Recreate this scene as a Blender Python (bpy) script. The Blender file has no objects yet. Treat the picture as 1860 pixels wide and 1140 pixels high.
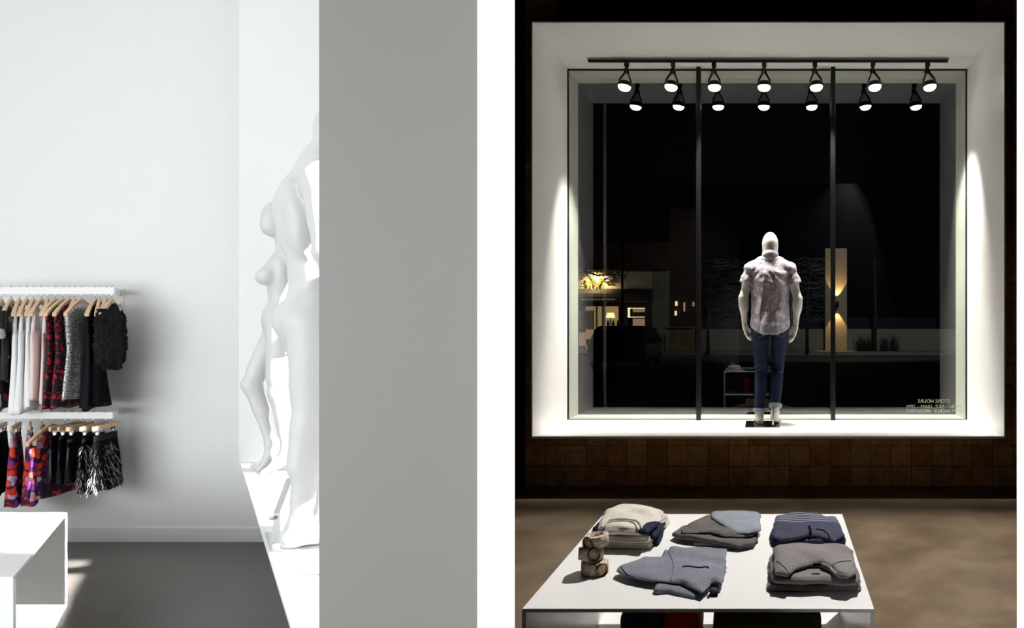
import bpy, bmesh, math, random
import numpy as np
from mathutils import Vector, Matrix, noise
from mathutils.bvhtree import BVHTree
random.seed(7)
SC = bpy.context.scene
COL = SC.collection
PI = math.pi
R = math.radians

# ------------------------------------------------------------------ camera
F0, PX, PY, EYE = 1300.0, 1383.0, 594.0, 1.45
cam_d = bpy.data.cameras.new('camera')
cam = bpy.data.objects.new('camera', cam_d); COL.objects.link(cam)
cam.location = (0, 0, EYE); cam.rotation_euler = (R(90), 0, 0)
cam_d.sensor_width = 36; cam_d.sensor_fit = 'HORIZONTAL'
cam_d.lens = F0 * 36 / 1860
cam_d.shift_x = (930 - PX) / 1860; cam_d.shift_y = (PY - 570) / 1860
cam_d.clip_start = .02; cam_d.clip_end = 300
SC.camera = cam
SC.view_settings.view_transform = 'Standard'; SC.view_settings.look = 'None'
SC.view_settings.exposure = 0; SC.view_settings.gamma = 1
SC.view_settings.use_curve_mapping = False
w = bpy.data.worlds.new('night_sky'); SC.world = w; w.use_nodes = True
w.node_tree.nodes['Background'].inputs[0].default_value = (.02, .03, .06, 1)
w.node_tree.nodes['Background'].inputs[1].default_value = .02

def look(o, d):
    o.rotation_euler = Vector(d).to_track_quat('-Z', 'Y').to_euler()
def area(name, loc, d, sx, sy, power, col=(1, 1, 1), spread=180):
    l = bpy.data.lights.new(name, 'AREA'); l.shape = 'RECTANGLE'; l.size = sx; l.size_y = sy
    l.energy = power; l.color = col; l.spread = R(spread)
    o = bpy.data.objects.new(name, l); COL.objects.link(o); o.location = loc; look(o, d); return o
def spot(name, loc, d, ang, power, col=(1, 1, 1), rad=.02, blend=.15):
    l = bpy.data.lights.new(name, 'SPOT'); l.energy = power; l.color = col
    l.spot_size = R(ang); l.spot_blend = blend; l.shadow_soft_size = rad
    o = bpy.data.objects.new(name, l); COL.objects.link(o); o.location = loc; look(o, d); return o
DAY = (.93, .97, 1.0)
# added unseen lamps for the soft day fill of the left room
area('day_fill_left', (-7.2, 1.2, 2.3), (1, .25, 0), 4.4, 3.8, 6, DAY)
area('day_fill_front', (-4.7, -1.4, 1.5), (.04, 1, 0), 5.0, 3.0, 285, DAY)
area('day_fill_top', (-2.9, 3.1, 4.6), (-.1, .05, -1), 2.8, 3.0, 34, DAY)
# added unseen lamps in place of low sun along -X (32 degrees), in bays
for (yc, xc) in ((2.15, -1.01), (2.65, -1.22), (3.15, -1.41), (3.65, -1.60), (4.15, -1.78), (4.65, -1.96)):
    for k in range(4):
        if (yc, k) in ((3.15, 1), (3.15, 2), (2.65, 2)): continue  # lamps left out here so the male mannequin stays shaded
        a = area('sun_stand_in', (xc, yc, .78 + .48*k), (0, 0, -1), .5, .41, 11, (1, .98, .95), 3)
        a.rotation_euler = Matrix(((0, -.53, .848), (1, 0, 0), (0, .848, .53))).to_euler()
# added unseen soft lamp in place of sky light at the display window
area('sky_stand_in', (-1.5, 3.4, 2.5), (-1, -.37, 0), 2.4, 3.2, 3, DAY)
# added spots that whiten the wall ends beside the camera, no real lamps
spot('wall_end_fill', (.50, .95, 1.45), (-.95, .25, 0), 70, 200, (1, 1, 1), .01, .12)
spot('wall_end_fill', (1.0, .93, 1.45), (-.56, .27, 0), 96, 90, (1, 1, 1), .01, .12)
# assumed ceiling lamp of the night room, cut off by an added unseen baffle
spot('shop_ceiling_lamp', (.9, 3.9, 4.05), (-.5, -1.1, -3.6), 120, 760, (1, .96, .92), .03, .4)
area('shop_fill', (1.2, 2.6, 4.4), (0, .2, -1), .8, .8, 9, (1, .8, .6))  # added soft fill for the night room

# ------------------------------------------------------------------ helpers
def P(px, py, Y):
    return Vector(((px - PX) * Y / F0, Y, EYE - (py - PY) * Y / F0))
def G(px, py, z):
    Y = F0 * (EYE - z) / (py - PY)
    return Vector(((px - PX) * Y / F0, Y, z))
def tag(o, label=None, cat=None, group=None, kind=None):
    if label: o['label'] = label
    if cat: o['category'] = cat
    if group: o['group'] = group
    if kind: o['kind'] = kind
    return o
def empty(name, loc=(0, 0, 0), rz=0):
    o = bpy.data.objects.new(name, None); COL.objects.link(o)
    o.location = loc; o.rotation_euler = (0, 0, rz); o.empty_display_size = .1; return o
def mesh(name, vs, fs, m, parent=None, smooth=False, mats=None, idx=None):
    me = bpy.data.meshes.new(name); me.from_pydata([tuple(v) for v in vs], [], [tuple(f) for f in fs]); me.update()
    for mm in (mats or [m]): me.materials.append(mm)
    if idx is not None: me.polygons.foreach_set('material_index', idx)
    if smooth: me.polygons.foreach_set('use_smooth', [True] * len(me.polygons))
    o = bpy.data.objects.new(name, me); COL.objects.link(o)
    if parent: o.parent = parent
    return o
class MB:
    def __init__(s): s.v = []; s.f = []
    def add(s, vs, fs):
        n = len(s.v); s.v += [tuple(v) for v in vs]; s.f += [tuple(i + n for i in f) for f in fs]; return s
    def box(s, x0, x1, y0, y1, z0, z1):
        return s.add([(x, y, z) for z in (z0, z1) for y in (y0, y1) for x in (x0, x1)],
            [(0, 2, 3, 1), (4, 5, 7, 6), (0, 1, 5, 4), (2, 6, 7, 3), (0, 4, 6, 2), (1, 3, 7, 5)])
    def prism(s, poly, z0, z1):
        if sum(a[0]*b[1]-b[0]*a[1] for a, b in zip(poly, poly[1:] + poly[:1])) < 0: poly = poly[::-1]
        n = len(poly); vs = [(p[0], p[1], z0) for p in poly] + [(p[0], p[1], z1) for p in poly]
        return s.add(vs, [tuple(range(n))[::-1], tuple(range(n, 2*n))] + [(i, (i+1) % n, n+(i+1) % n, n+i) for i in range(n)])
    def bar(s, a, b, wx, wy, up=(0, 0, 1)):
        a, b = Vector(a), Vector(b); t = (b - a).normalized(); up = Vector(up)
        if abs(t.dot(up)) > .98: up = Vector((0, 1, 0))
        x = t.cross(up).normalized(); y = x.cross(t)
        vs = [p + x * sx * wx / 2 + y * sy * wy / 2 for p in (a, b) for sx, sy in ((-1, -1), (1, -1), (1, 1), (-1, 1))]
        return s.add(vs, [(0, 1, 2, 3), (7, 6, 5, 4), (0, 4, 5, 1), (1, 5, 6, 2), (2, 6, 7, 3), (3, 7, 4, 0)])
    def tube(s, pts, r, n=8, closed=False):
        pts = [Vector(p) for p in pts]; L = len(pts); rs = r if isinstance(r, (list, tuple)) else [r] * L
        up = Vector((.13, .21, .97)); vs = []; fs = []
        for i, p in enumerate(pts):
            q0 = pts[(i-1) % L] if closed or i else p; q1 = pts[(i+1) % L] if closed or i < L-1 else p
            t = (q1 - q0).normalized(); x = t.cross(up)
            if x.length < .05: x = t.cross(Vector((1, 0, 0)))
            x.normalize(); y = t.cross(x)
            for k in range(n):
                a = 2*PI*k/n; vs.append(p + (x*math.cos(a) + y*math.sin(a)) * rs[i])
        for i in range(L if closed else L-1):
            for k in range(n):
                a, b = i*n, ((i+1) % L)*n
                fs.append((a+k, b+k, b+(k+1) % n, a+(k+1) % n))
        if not closed: fs += [tuple(range(n)), tuple(range((L-1)*n, L*n))[::-1]]
        return s.add(vs, fs)
    def lathe(s, prof, c=(0, 0, 0), ax=(0, 0, 1), n=24):
        ax = Vector(ax).normalized(); q = Vector((0, 0, 1)).rotation_difference(ax); c = Vector(c)
        vs = [c + q @ Vector((r*math.cos(2*PI*k/n), r*math.sin(2*PI*k/n), z)) for r, z in prof for k in range(n)]
        fs = [(i*n+k, i*n+(k+1) % n, (i+1)*n+(k+1) % n, (i+1)*n+k) for i in range(len(prof)-1) for k in range(n)]
        fs += [tuple(range(n))[::-1], tuple(range((len(prof)-1)*n, len(prof)*n))]
        return s.add(vs, fs)
    def build(s, name, m, parent=None, smooth=False, bevel=0):
        o = mesh(name, s.v, s.f, m, parent, smooth)
        if bevel:
            b = o.modifiers.new('bevel', 'BEVEL'); b.width = bevel; b.segments = 2; b.limit_method = 'ANGLE'
        return o
def copy_tree(o, parent=None):
    c = o.copy(); COL.objects.link(c); c.parent = parent
    for ch in o.children: copy_tree(ch, c)
    return c

# ------------------------------------------------------------------ materials
def mat(name, col, rough=.5, metal=0, var=0, vscale=8, bump=0, bscale=60, emit=0, ecol=None, spec=.5, sheen=0, stretch=(1, 1, 1)):
    m = bpy.data.materials.new(name); m.use_nodes = True; nt = m.node_tree; N = nt.nodes; L = nt.links
    b = N['Principled BSDF']
    c = tuple(col) + (1,)
    b.inputs['Base Color'].default_value = c; b.inputs['Roughness'].default_value = rough
    b.inputs['Metallic'].default_value = metal; b.inputs['Specular IOR Level'].default_value = spec
    if sheen: b.inputs['Sheen Weight'].default_value = sheen
    if emit:
        b.inputs['Emission Color'].default_value = tuple(ecol or col) + (1,); b.inputs['Emission Strength'].default_value = emit
    if var or bump:
        tc = N.new('ShaderNodeTexCoord'); mp = N.new('ShaderNodeMapping'); L.new(tc.outputs['Object'], mp.inputs[0])
        mp.inputs['Scale'].default_value = stretch
    if var:  # noise varies the base colour
        n = N.new('ShaderNodeTexNoise'); n.inputs['Scale'].default_value = vscale; n.inputs['Detail'].default_value = 6
        L.new(mp.outputs[0], n.inputs[0]); r = N.new('ShaderNodeValToRGB')
        r.color_ramp.elements[0].position = .3; r.color_ramp.elements[1].position = .7
        r.color_ramp.elements[0].color = tuple(x*(1-var) for x in col) + (1,)
        r.color_ramp.elements[1].color = tuple(min(1, x*(1+var)) for x in col) + (1,)
        L.new(n.outputs[0], r.inputs[0]); L.new(r.outputs[0], b.inputs['Base Color'])
    if bump:
        n = N.new('ShaderNodeTexNoise'); n.inputs['Scale'].default_value = bscale; n.inputs['Detail'].default_value = 4
        L.new(mp.outputs[0], n.inputs[0]); bp = N.new('ShaderNodeBump'); bp.inputs['Strength'].default_value = bump
        bp.inputs['Distance'].default_value = .01
        L.new(n.outputs[0], bp.inputs['Height']); L.new(bp.outputs[0], b.inputs['Normal'])
    return m
def nodes(name, rough=.7, metal=0):
    m = bpy.data.materials.new(name); m.use_nodes = True; nt = m.node_tree
    b = nt.nodes['Principled BSDF']; b.inputs['Roughness'].default_value = rough; b.inputs['Metallic'].default_value = metal
    tc = nt.nodes.new('ShaderNodeTexCoord')
    return m, nt, b, tc
def ramp(nt, src, stops, interp='LINEAR'):
    r = nt.nodes.new('ShaderNodeValToRGB'); r.color_ramp.interpolation = interp
    e = r.color_ramp.elements
    while len(e) < len(stops): e.new(.5)
    for i, (p, c) in enumerate(stops): e[i].position = p; e[i].color = tuple(c) + (1,)
    nt.links.new(src, r.inputs[0]); return r.outputs[0]

M = {}
M['white_paint'] = mat('white_paint', (.80, .80, .79), .6, bump=.03, bscale=90)
M['wall_left'] = mat('wall_paint', (.82, .82, .81), .7, bump=.04, bscale=50)
M['base'] = mat('baseboard_vinyl', (.78, .78, .80), .5)
M['grey_panel'] = mat('shaded_side', (.38, .352, .33), .6, bump=.02, bscale=200)  # white box side, its shade put into the grey colour
M['white_gloss'] = mat('white_laminate', (.86, .855, .84), .28, bump=.01)
M['sill'] = mat('white_sill', (.88, .88, .87), .3)
M['end_white'] = mat('white_wall_end', (.92, .92, .92), .6)
M['dark_wall'] = mat('dark_paint', (.022, .017, .009), .7, var=.2)
M['black'] = mat('black_metal', (.004, .004, .0045), .3, spec=.3)
M['black_soft'] = mat('black_matte', (.004, .004, .0045), .9, spec=.05)
M['track_grey'] = mat('grey_metal', (.30, .28, .27), .4)
M['steel'] = mat('brushed_steel', (.62, .62, .63), .18, 1)
M['plate_dark'] = mat('dark_steel_plate', (.12, .12, .125), .25, 1)
M['mannequin'] = mat('mannequin_white', (.64, .64, .635), .42)
M['mannequin_warm'] = mat('mannequin_cream', (.78, .75, .69), .3)
M['wood'] = mat('hanger_wood', (.62, .42, .26), .45, var=.18, vscale=14, stretch=(1, 1, 6))
M['chrome'] = mat('chrome_wire', (.7, .7, .7), .15, 1)
M['bulb'] = mat('lamp_face', (1, 1, 1), .3, emit=22, ecol=(1, .96, .9))
M['reflector'] = mat('lamp_reflector', (.75, .68, .66), .35)

def floor_mat(name, c0, c1, c2, rough, s=1.0):
    m, nt, b, tc = nodes(name, rough)
    a = nt.nodes.new('ShaderNodeTexNoise'); a.inputs['Scale'].default_value = 1.1*s; a.inputs['Detail'].default_value = 10; a.inputs['Roughness'].default_value = .62
    a.inputs['Distortion'].default_value = .15
    nt.links.new(tc.outputs['Object'], a.inputs[0])
    col = ramp(nt, a.outputs[0], [(.30, c0), (.5, c1), (.72, c2)])
    g = nt.nodes.new('ShaderNodeTexNoise'); g.inputs['Scale'].default_value = 140; g.inputs['Detail'].default_value = 2
    nt.links.new(tc.outputs['Object'], g.inputs[0])
    gr = ramp(nt, g.outputs[0], [(.35, (.75,)*3), (.65, (1.12,)*3)])
    mx = nt.nodes.new('ShaderNodeMix'); mx.data_type = 'RGBA'; mx.blend_type = 'MULTIPLY'; mx.inputs[0].default_value = 1
    nt.links.new(col, mx.inputs[6]); nt.links.new(gr, mx.inputs[7]); nt.links.new(mx.outputs[2], b.inputs['Base Color'])
    rr = nt.nodes.new('ShaderNodeMapRange'); rr.inputs[3].default_value = rough - .1; rr.inputs[4].default_value = rough + .15
    nt.links.new(a.outputs[0], rr.inputs[0]); nt.links.new(rr.outputs[0], b.inputs['Roughness'])
    return m
M['floor_l'] = floor_mat('concrete_grey', (.075, .066, .058), (.11, .10, .09), (.15, .14, .125), .38)
M['floor_r'] = floor_mat('concrete_brown', (.12, .082, .046), (.175, .125, .073), (.25, .185, .115), .42, 2.6)

def tile_mat():
    m, nt, b, tc = nodes('end_grain_wood_tiles', .6); N = nt.nodes; L = nt.links
    sc = N.new('ShaderNodeVectorMath'); sc.operation = 'MULTIPLY'; L.new(tc.outputs['Object'], sc.inputs[0]); s = 1/.1852
    sc.inputs[1].default_value = (s, 0, s)
    ad = N.new('ShaderNodeVectorMath'); ad.operation = 'ADD'; ad.inputs[1].default_value = (.62, 0, 0.0); L.new(sc.outputs[0], ad.inputs[0])
    fl = N.new('ShaderNodeVectorMath'); fl.operation = 'FLOOR'; L.new(ad.outputs[0], fl.inputs[0])
    wn = N.new('ShaderNodeTexWhiteNoise'); wn.noise_dimensions = '3D'; L.new(fl.outputs[0], wn.inputs[0])
    col = ramp(nt, wn.outputs[0], [(0, (0.567, 0.285, 0.100)), (.35, (0.733, 0.416, 0.150)), (.6, (0.800, 0.516, 0.234)), (.85, (0.570, 0.380, 0.199)), (1, (0.667, 0.285, 0.100))])
    nz = N.new('ShaderNodeTexNoise'); nz.inputs['Scale'].default_value = 22; nz.inputs['Detail'].default_value = 8; L.new(tc.outputs['Object'], nz.inputs[0])
    nr = ramp(nt, nz.outputs[0], [(.3, (.72,)*3), (.7, (1.15,)*3)])
    mx = N.new('ShaderNodeMix'); mx.data_type = 'RGBA'; mx.blend_type = 'MULTIPLY'; mx.inputs[0].default_value = 1
    L.new(col, mx.inputs[6]); L.new(nr, mx.inputs[7])
    fr = N.new('ShaderNodeVectorMath'); fr.operation = 'FRACTION'; L.new(ad.outputs[0], fr.inputs[0])
    sp = N.new('ShaderNodeSeparateXYZ'); L.new(fr.outputs[0], sp.inputs[0])
    def edge(o):
        a = N.new('ShaderNodeMath'); a.operation = 'SUBTRACT'; L.new(o, a.inputs[0]); a.inputs[1].default_value = .5
        c = N.new('ShaderNodeMath'); c.operation = 'ABSOLUTE'; L.new(a.outputs[0], c.inputs[0])
        g = N.new('ShaderNodeMath'); g.operation = 'GREATER_THAN'; L.new(c.outputs[0], g.inputs[0]); g.inputs[1].default_value = .488; return g.outputs[0]
    e = N.new('ShaderNodeMath'); e.operation = 'MAXIMUM'; L.new(edge(sp.outputs[0]), e.inputs[0]); L.new(edge(sp.outputs[2]), e.inputs[1])
    m2 = N.new('ShaderNodeMix'); m2.data_type = 'RGBA'; L.new(e.outputs[0], m2.inputs[0]); L.new(mx.outputs[2], m2.inputs[6]); m2.inputs[7].default_value = (.05, .025, .01, 1)
    L.new(m2.outputs[2], b.inputs['Base Color']); return m
M['tiles'] = tile_mat()

def glass_mat(tint, refl=1.0):
    m = bpy.data.materials.new('tinted_glass'); m.use_nodes = True; nt = m.node_tree; N = nt.nodes; L = nt.links
    N.remove(N['Principled BSDF']); out = N['Material Output']
    t = N.new('ShaderNodeBsdfTransparent'); t.inputs[0].default_value = tuple(tint) + (1,)
    g = N.new('ShaderNodeBsdfGlossy'); g.inputs['Roughness'].default_value = 0; g.inputs[0].default_value = (.95, .95, 1, 1)
    lw = N.new('ShaderNodeLayerWeight'); lw.inputs[0].default_value = .5
    p5 = N.new('ShaderNodeMath'); p5.operation = 'POWER'; p5.inputs[1].default_value = 5; L.new(lw.outputs['Facing'], p5.inputs[0])
    k = N.new('ShaderNodeMath'); k.operation = 'MULTIPLY_ADD'; k.inputs[1].default_value = .9; k.inputs[2].default_value = .12*refl; L.new(p5.outputs[0], k.inputs[0])
    mx = N.new('ShaderNodeMixShader'); L.new(k.outputs[0], mx.inputs[0]); L.new(t.outputs[0], mx.inputs[1]); L.new(g.outputs[0], mx.inputs[2])
    L.new(mx.outputs[0], out.inputs[0]); return m
M['glass'] = glass_mat((.87, .91, .82), 1.0)

def pattern(name, fn, rough=.8):
    m, nt, b, tc = nodes(name, rough)
    b.inputs['Specular IOR Level'].default_value = .25
    L = nt.links; c = fn(nt, tc.outputs['Object']); L.new(c, b.inputs['Base Color'])
    n = nt.nodes.new('ShaderNodeTexNoise'); n.inputs['Scale'].default_value = 500; L.new(tc.outputs['Object'], n.inputs[0])
    bp = nt.nodes.new('ShaderNodeBump'); bp.inputs['Strength'].default_value = .25; bp.inputs['Distance'].default_value = .002
    L.new(n.outputs[0], bp.inputs['Height']); L.new(bp.outputs[0], b.inputs['Normal']); return m
def tex(nt, src, kind, scale, out=0, **kw):
    n = nt.nodes.new(kind); n.inputs['Scale'].default_value = scale; nt.links.new(src, n.inputs[0] if kind != 'ShaderNodeTexVoronoi' else n.inputs['Vector'])
    for k, v in kw.items():
        if k in n.inputs: n.inputs[k].default_value = v
    return n.outputs[out]
def mapped(nt, src, scale):
    n = nt.nodes.new('ShaderNodeMapping'); n.inputs['Scale'].default_value = scale; nt.links.new(src, n.inputs[0]); return n.outputs[0]
def mixc(nt, f, a, b, mode='MIX'):
    n = nt.nodes.new('ShaderNodeMix'); n.data_type = 'RGBA'; n.blend_type = mode
    if isinstance(f, (int, float)): n.inputs[0].default_value = f
    else: nt.links.new(f, n.inputs[0])
    for i, x in ((6, a), (7, b)):
        if isinstance(x, tuple): n.inputs[i].default_value = x + (1,)
        else: nt.links.new(x, n.inputs[i])
    return n.outputs[2]
def heather(c0, c1, sc=260):
    def f(nt, o):
        a = tex(nt, mapped(nt, o, (1, 2.4, 1)), 'ShaderNodeTexNoise', sc, Detail=3)
        c = ramp(nt, a, [(.36, c0), (.64, c1)])
        b = tex(nt, o, 'ShaderNodeTexNoise', 14, Detail=4)
        return mixc(nt, 1.0, c, ramp(nt, b, [(.3, (.86,)*3), (.7, (1.08,)*3)]), 'MULTIPLY')
    return f
def f_floral(nt, o):
    o2 = mixc(nt, .12, o, tex(nt, o, 'ShaderNodeTexNoise', 14, 1, Detail=3), 'ADD')
    c1 = ramp(nt, tex(nt, o2, 'ShaderNodeTexVoronoi', 17, 1, Randomness=1), [(0, (.62, .035, .012)), (.3, (.02, .008, .03)), (.48, (.17, .03, .26)), (.62, (.70, .07, .03)), (.78, (.45, .33, .45)), (.9, (.03, .01, .04))], 'CONSTANT')
    d = tex(nt, o2, 'ShaderNodeTexVoronoi', 17, 0, Randomness=1)
    return mixc(nt, ramp(nt, d, [(.05, (0,)*3), (.1, (1,)*3)]), (.01, .005, .01), mixc(nt, ramp(nt, d, [(.42, (0,)*3), (.6, (1,)*3)]), c1, (.03, .01, .04)))
def f_cherry(nt, o):
    o2 = mixc(nt, .05, o, tex(nt, o, 'ShaderNodeTexNoise', 30, 1), 'ADD')
    d = tex(nt, o2, 'ShaderNodeTexVoronoi', 36, 0, Randomness=1)
    return ramp(nt, d, [(.0, (.50, .01, .02)), (.36, (.38, .008, .015)), (.42, (.008, .006, .01))])
def f_darkfloral(nt, o):
    d = tex(nt, o, 'ShaderNodeTexVoronoi', 20, 1, Randomness=1)
    return ramp(nt, d, [(0, (.006, .006, .008)), (.62, (.012, .012, .015)), (.68, (.3, .33, .36)), (.76, (.01, .01, .012)), (.86, (.35, .03, .02)), (.9, (.02, .05, .12)), (.95, (.45, .38, .05))], 'CONSTANT')
def f_shirt(nt, o):
    h = tex(nt, mapped(nt, o, (1, 1, 5)), 'ShaderNodeTexNoise', 28, Detail=5, Roughness=.7)
    v = tex(nt, mapped(nt, o, (5, 1, 1)), 'ShaderNodeTexNoise', 24, Detail=5, Roughness=.7)
    c = mixc(nt, .5, ramp(nt, h, [(.38, (.12, .10, .16)), (.58, (.62, .57, .62))]), ramp(nt, v, [(.38, (.17, .14, .19)), (.58, (.66, .61, .65))]))
    return c
def f_stripe(nt, o):
    s = nt.nodes.new('ShaderNodeSeparateXYZ'); nt.links.new(o, s.inputs[0])
    w = nt.nodes.new('ShaderNodeMath'); w.operation = 'MULTIPLY'; nt.links.new(s.outputs[1], w.inputs[0]); w.inputs[1].default_value = 2*PI/.0255
    sn = nt.nodes.new('ShaderNodeMath'); sn.operation = 'SINE'; nt.links.new(w.outputs[0], sn.inputs[0])
    gt = nt.nodes.new('ShaderNodeMath'); gt.operation = 'GREATER_THAN'; nt.links.new(sn.outputs[0], gt.inputs[0]); gt.inputs[1].default_value = .1
    zone = nt.nodes.new('ShaderNodeMath'); zone.operation = 'GREATER_THAN'; nt.links.new(s.outputs[1], zone.inputs[0]); zone.inputs[1].default_value = .012
    mu = nt.nodes.new('ShaderNodeMath'); mu.operation = 'MULTIPLY'; nt.links.new(gt.outputs[0], mu.inputs[0]); nt.links.new(zone.outputs[0], mu.inputs[1])
    return mixc(nt, mu.outputs[0], heather((.016, .018, .042), (.055, .058, .105))(nt, o), (.17, .18, .23))
def f_weave(nt, o):
    w = nt.nodes.new('ShaderNodeTexVoronoi'); w.inputs['Scale'].default_value = 240; nt.links.new(o, w.inputs['Vector'])
    return ramp(nt, w.outputs[0], [(.2, (.78, .66, .54)), (.7, (.48, .38, .29))])
M['floral'] = pattern('floral_print', f_floral); M['cherry'] = pattern('black_red_print', f_cherry, .6)
M['darkfloral'] = pattern('dark_floral_print', f_darkfloral, .5)
M['shirt'] = pattern('crosshatch_cotton', f_shirt); M['stripe'] = pattern('navy_striped_knit', f_stripe)
M['weave'] = pattern('woven_rope', f_weave)
M['cream'] = pattern('cream_cotton', heather((.56, .52, .45), (.66, .62, .55), 120))
M['cream_in'] = pattern('cream_inside', heather((.46, .42, .34), (.54, .50, .42), 120))
M['navy'] = pattern('navy_cotton', heather((.003, .0045, .026), (.006, .009, .042), 120))
M['blue_heather'] = pattern('blue_grey_heather', heather((.17, .185, .225), (.31, .33, .38)))
M['charcoal'] = pattern('charcoal_heather', heather((.065, .056, .052), (.16, .145, .14)))
M['grey_knit'] = pattern('grey_heather', heather((.14, .125, .122), (.27, .25, .245)))
M['rib'] = pattern('ribbed_grey', heather((.22, .20, .195), (.40, .38, .37), 500))
M['slate'] = pattern('slate_heather', heather((.12, .13, .165), (.26, .275, .33)))
M['denim'] = pattern('dark_denim', heather((.002, .005, .019), (.007, .016, .050), 300))
M['denim_cuff'] = mat('turned_denim', (.22, .26, .32), .8, var=.3, vscale=60)
M['stitch'] = mat('tan_stitch', (.35, .25, .16), .7)
M['white_cloth'] = mat('white_fabric', (.80, .79, .79), .8)
M['blush'] = mat('blush_fabric', (.74, .60, .57), .7)
M['black_cloth'] = mat('black_fabric', (.0035, .0035, .005), .9, spec=.02)
M['black_satin'] = mat('black_satin', (.0045, .0045, .0065), .65, spec=.10)
M['red_bag'] = mat('red_canvas', (.55, .02, .018), .7, bump=.3, bscale=300)
M['navy_bag'] = mat('navy_canvas', (.03, .03, .08), .7, bump=.3, bscale=300)
M['olive_bag'] = mat('olive_canvas', (.05, .05, .028), .8, bump=.3, bscale=300)
M['brass'] = mat('aged_brass', (.16, .10, .04), .35, 1)
def sequin(name, hi, lo, thr):
    m, nt, b, tc = nodes(name, .3); L = nt.links
    v = nt.nodes.new('ShaderNodeTexVoronoi'); v.inputs['Scale'].default_value = 380; L.new(tc.outputs['Object'], v.inputs['Vector'])
    c = ramp(nt, v.outputs[1], [(0, lo), (thr, hi)], 'CONSTANT'); L.new(c, b.inputs['Base Color'])
    bp = nt.nodes.new('ShaderNodeBump'); bp.inputs['Strength'].default_value = .9; bp.inputs['Distance'].default_value = .004
    L.new(v.outputs[1], bp.inputs['Height']); L.new(bp.outputs[0], b.inputs['Normal']); b.inputs['Metallic'].default_value = .4
    return m
M['sequin'] = sequin('silver_sequins', (.75, .75, .76), (.012, .012, .014), .5)
M['sequin_dark'] = sequin('black_sequins', (.22, .23, .25), (.008, .008, .01), .72)

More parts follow.
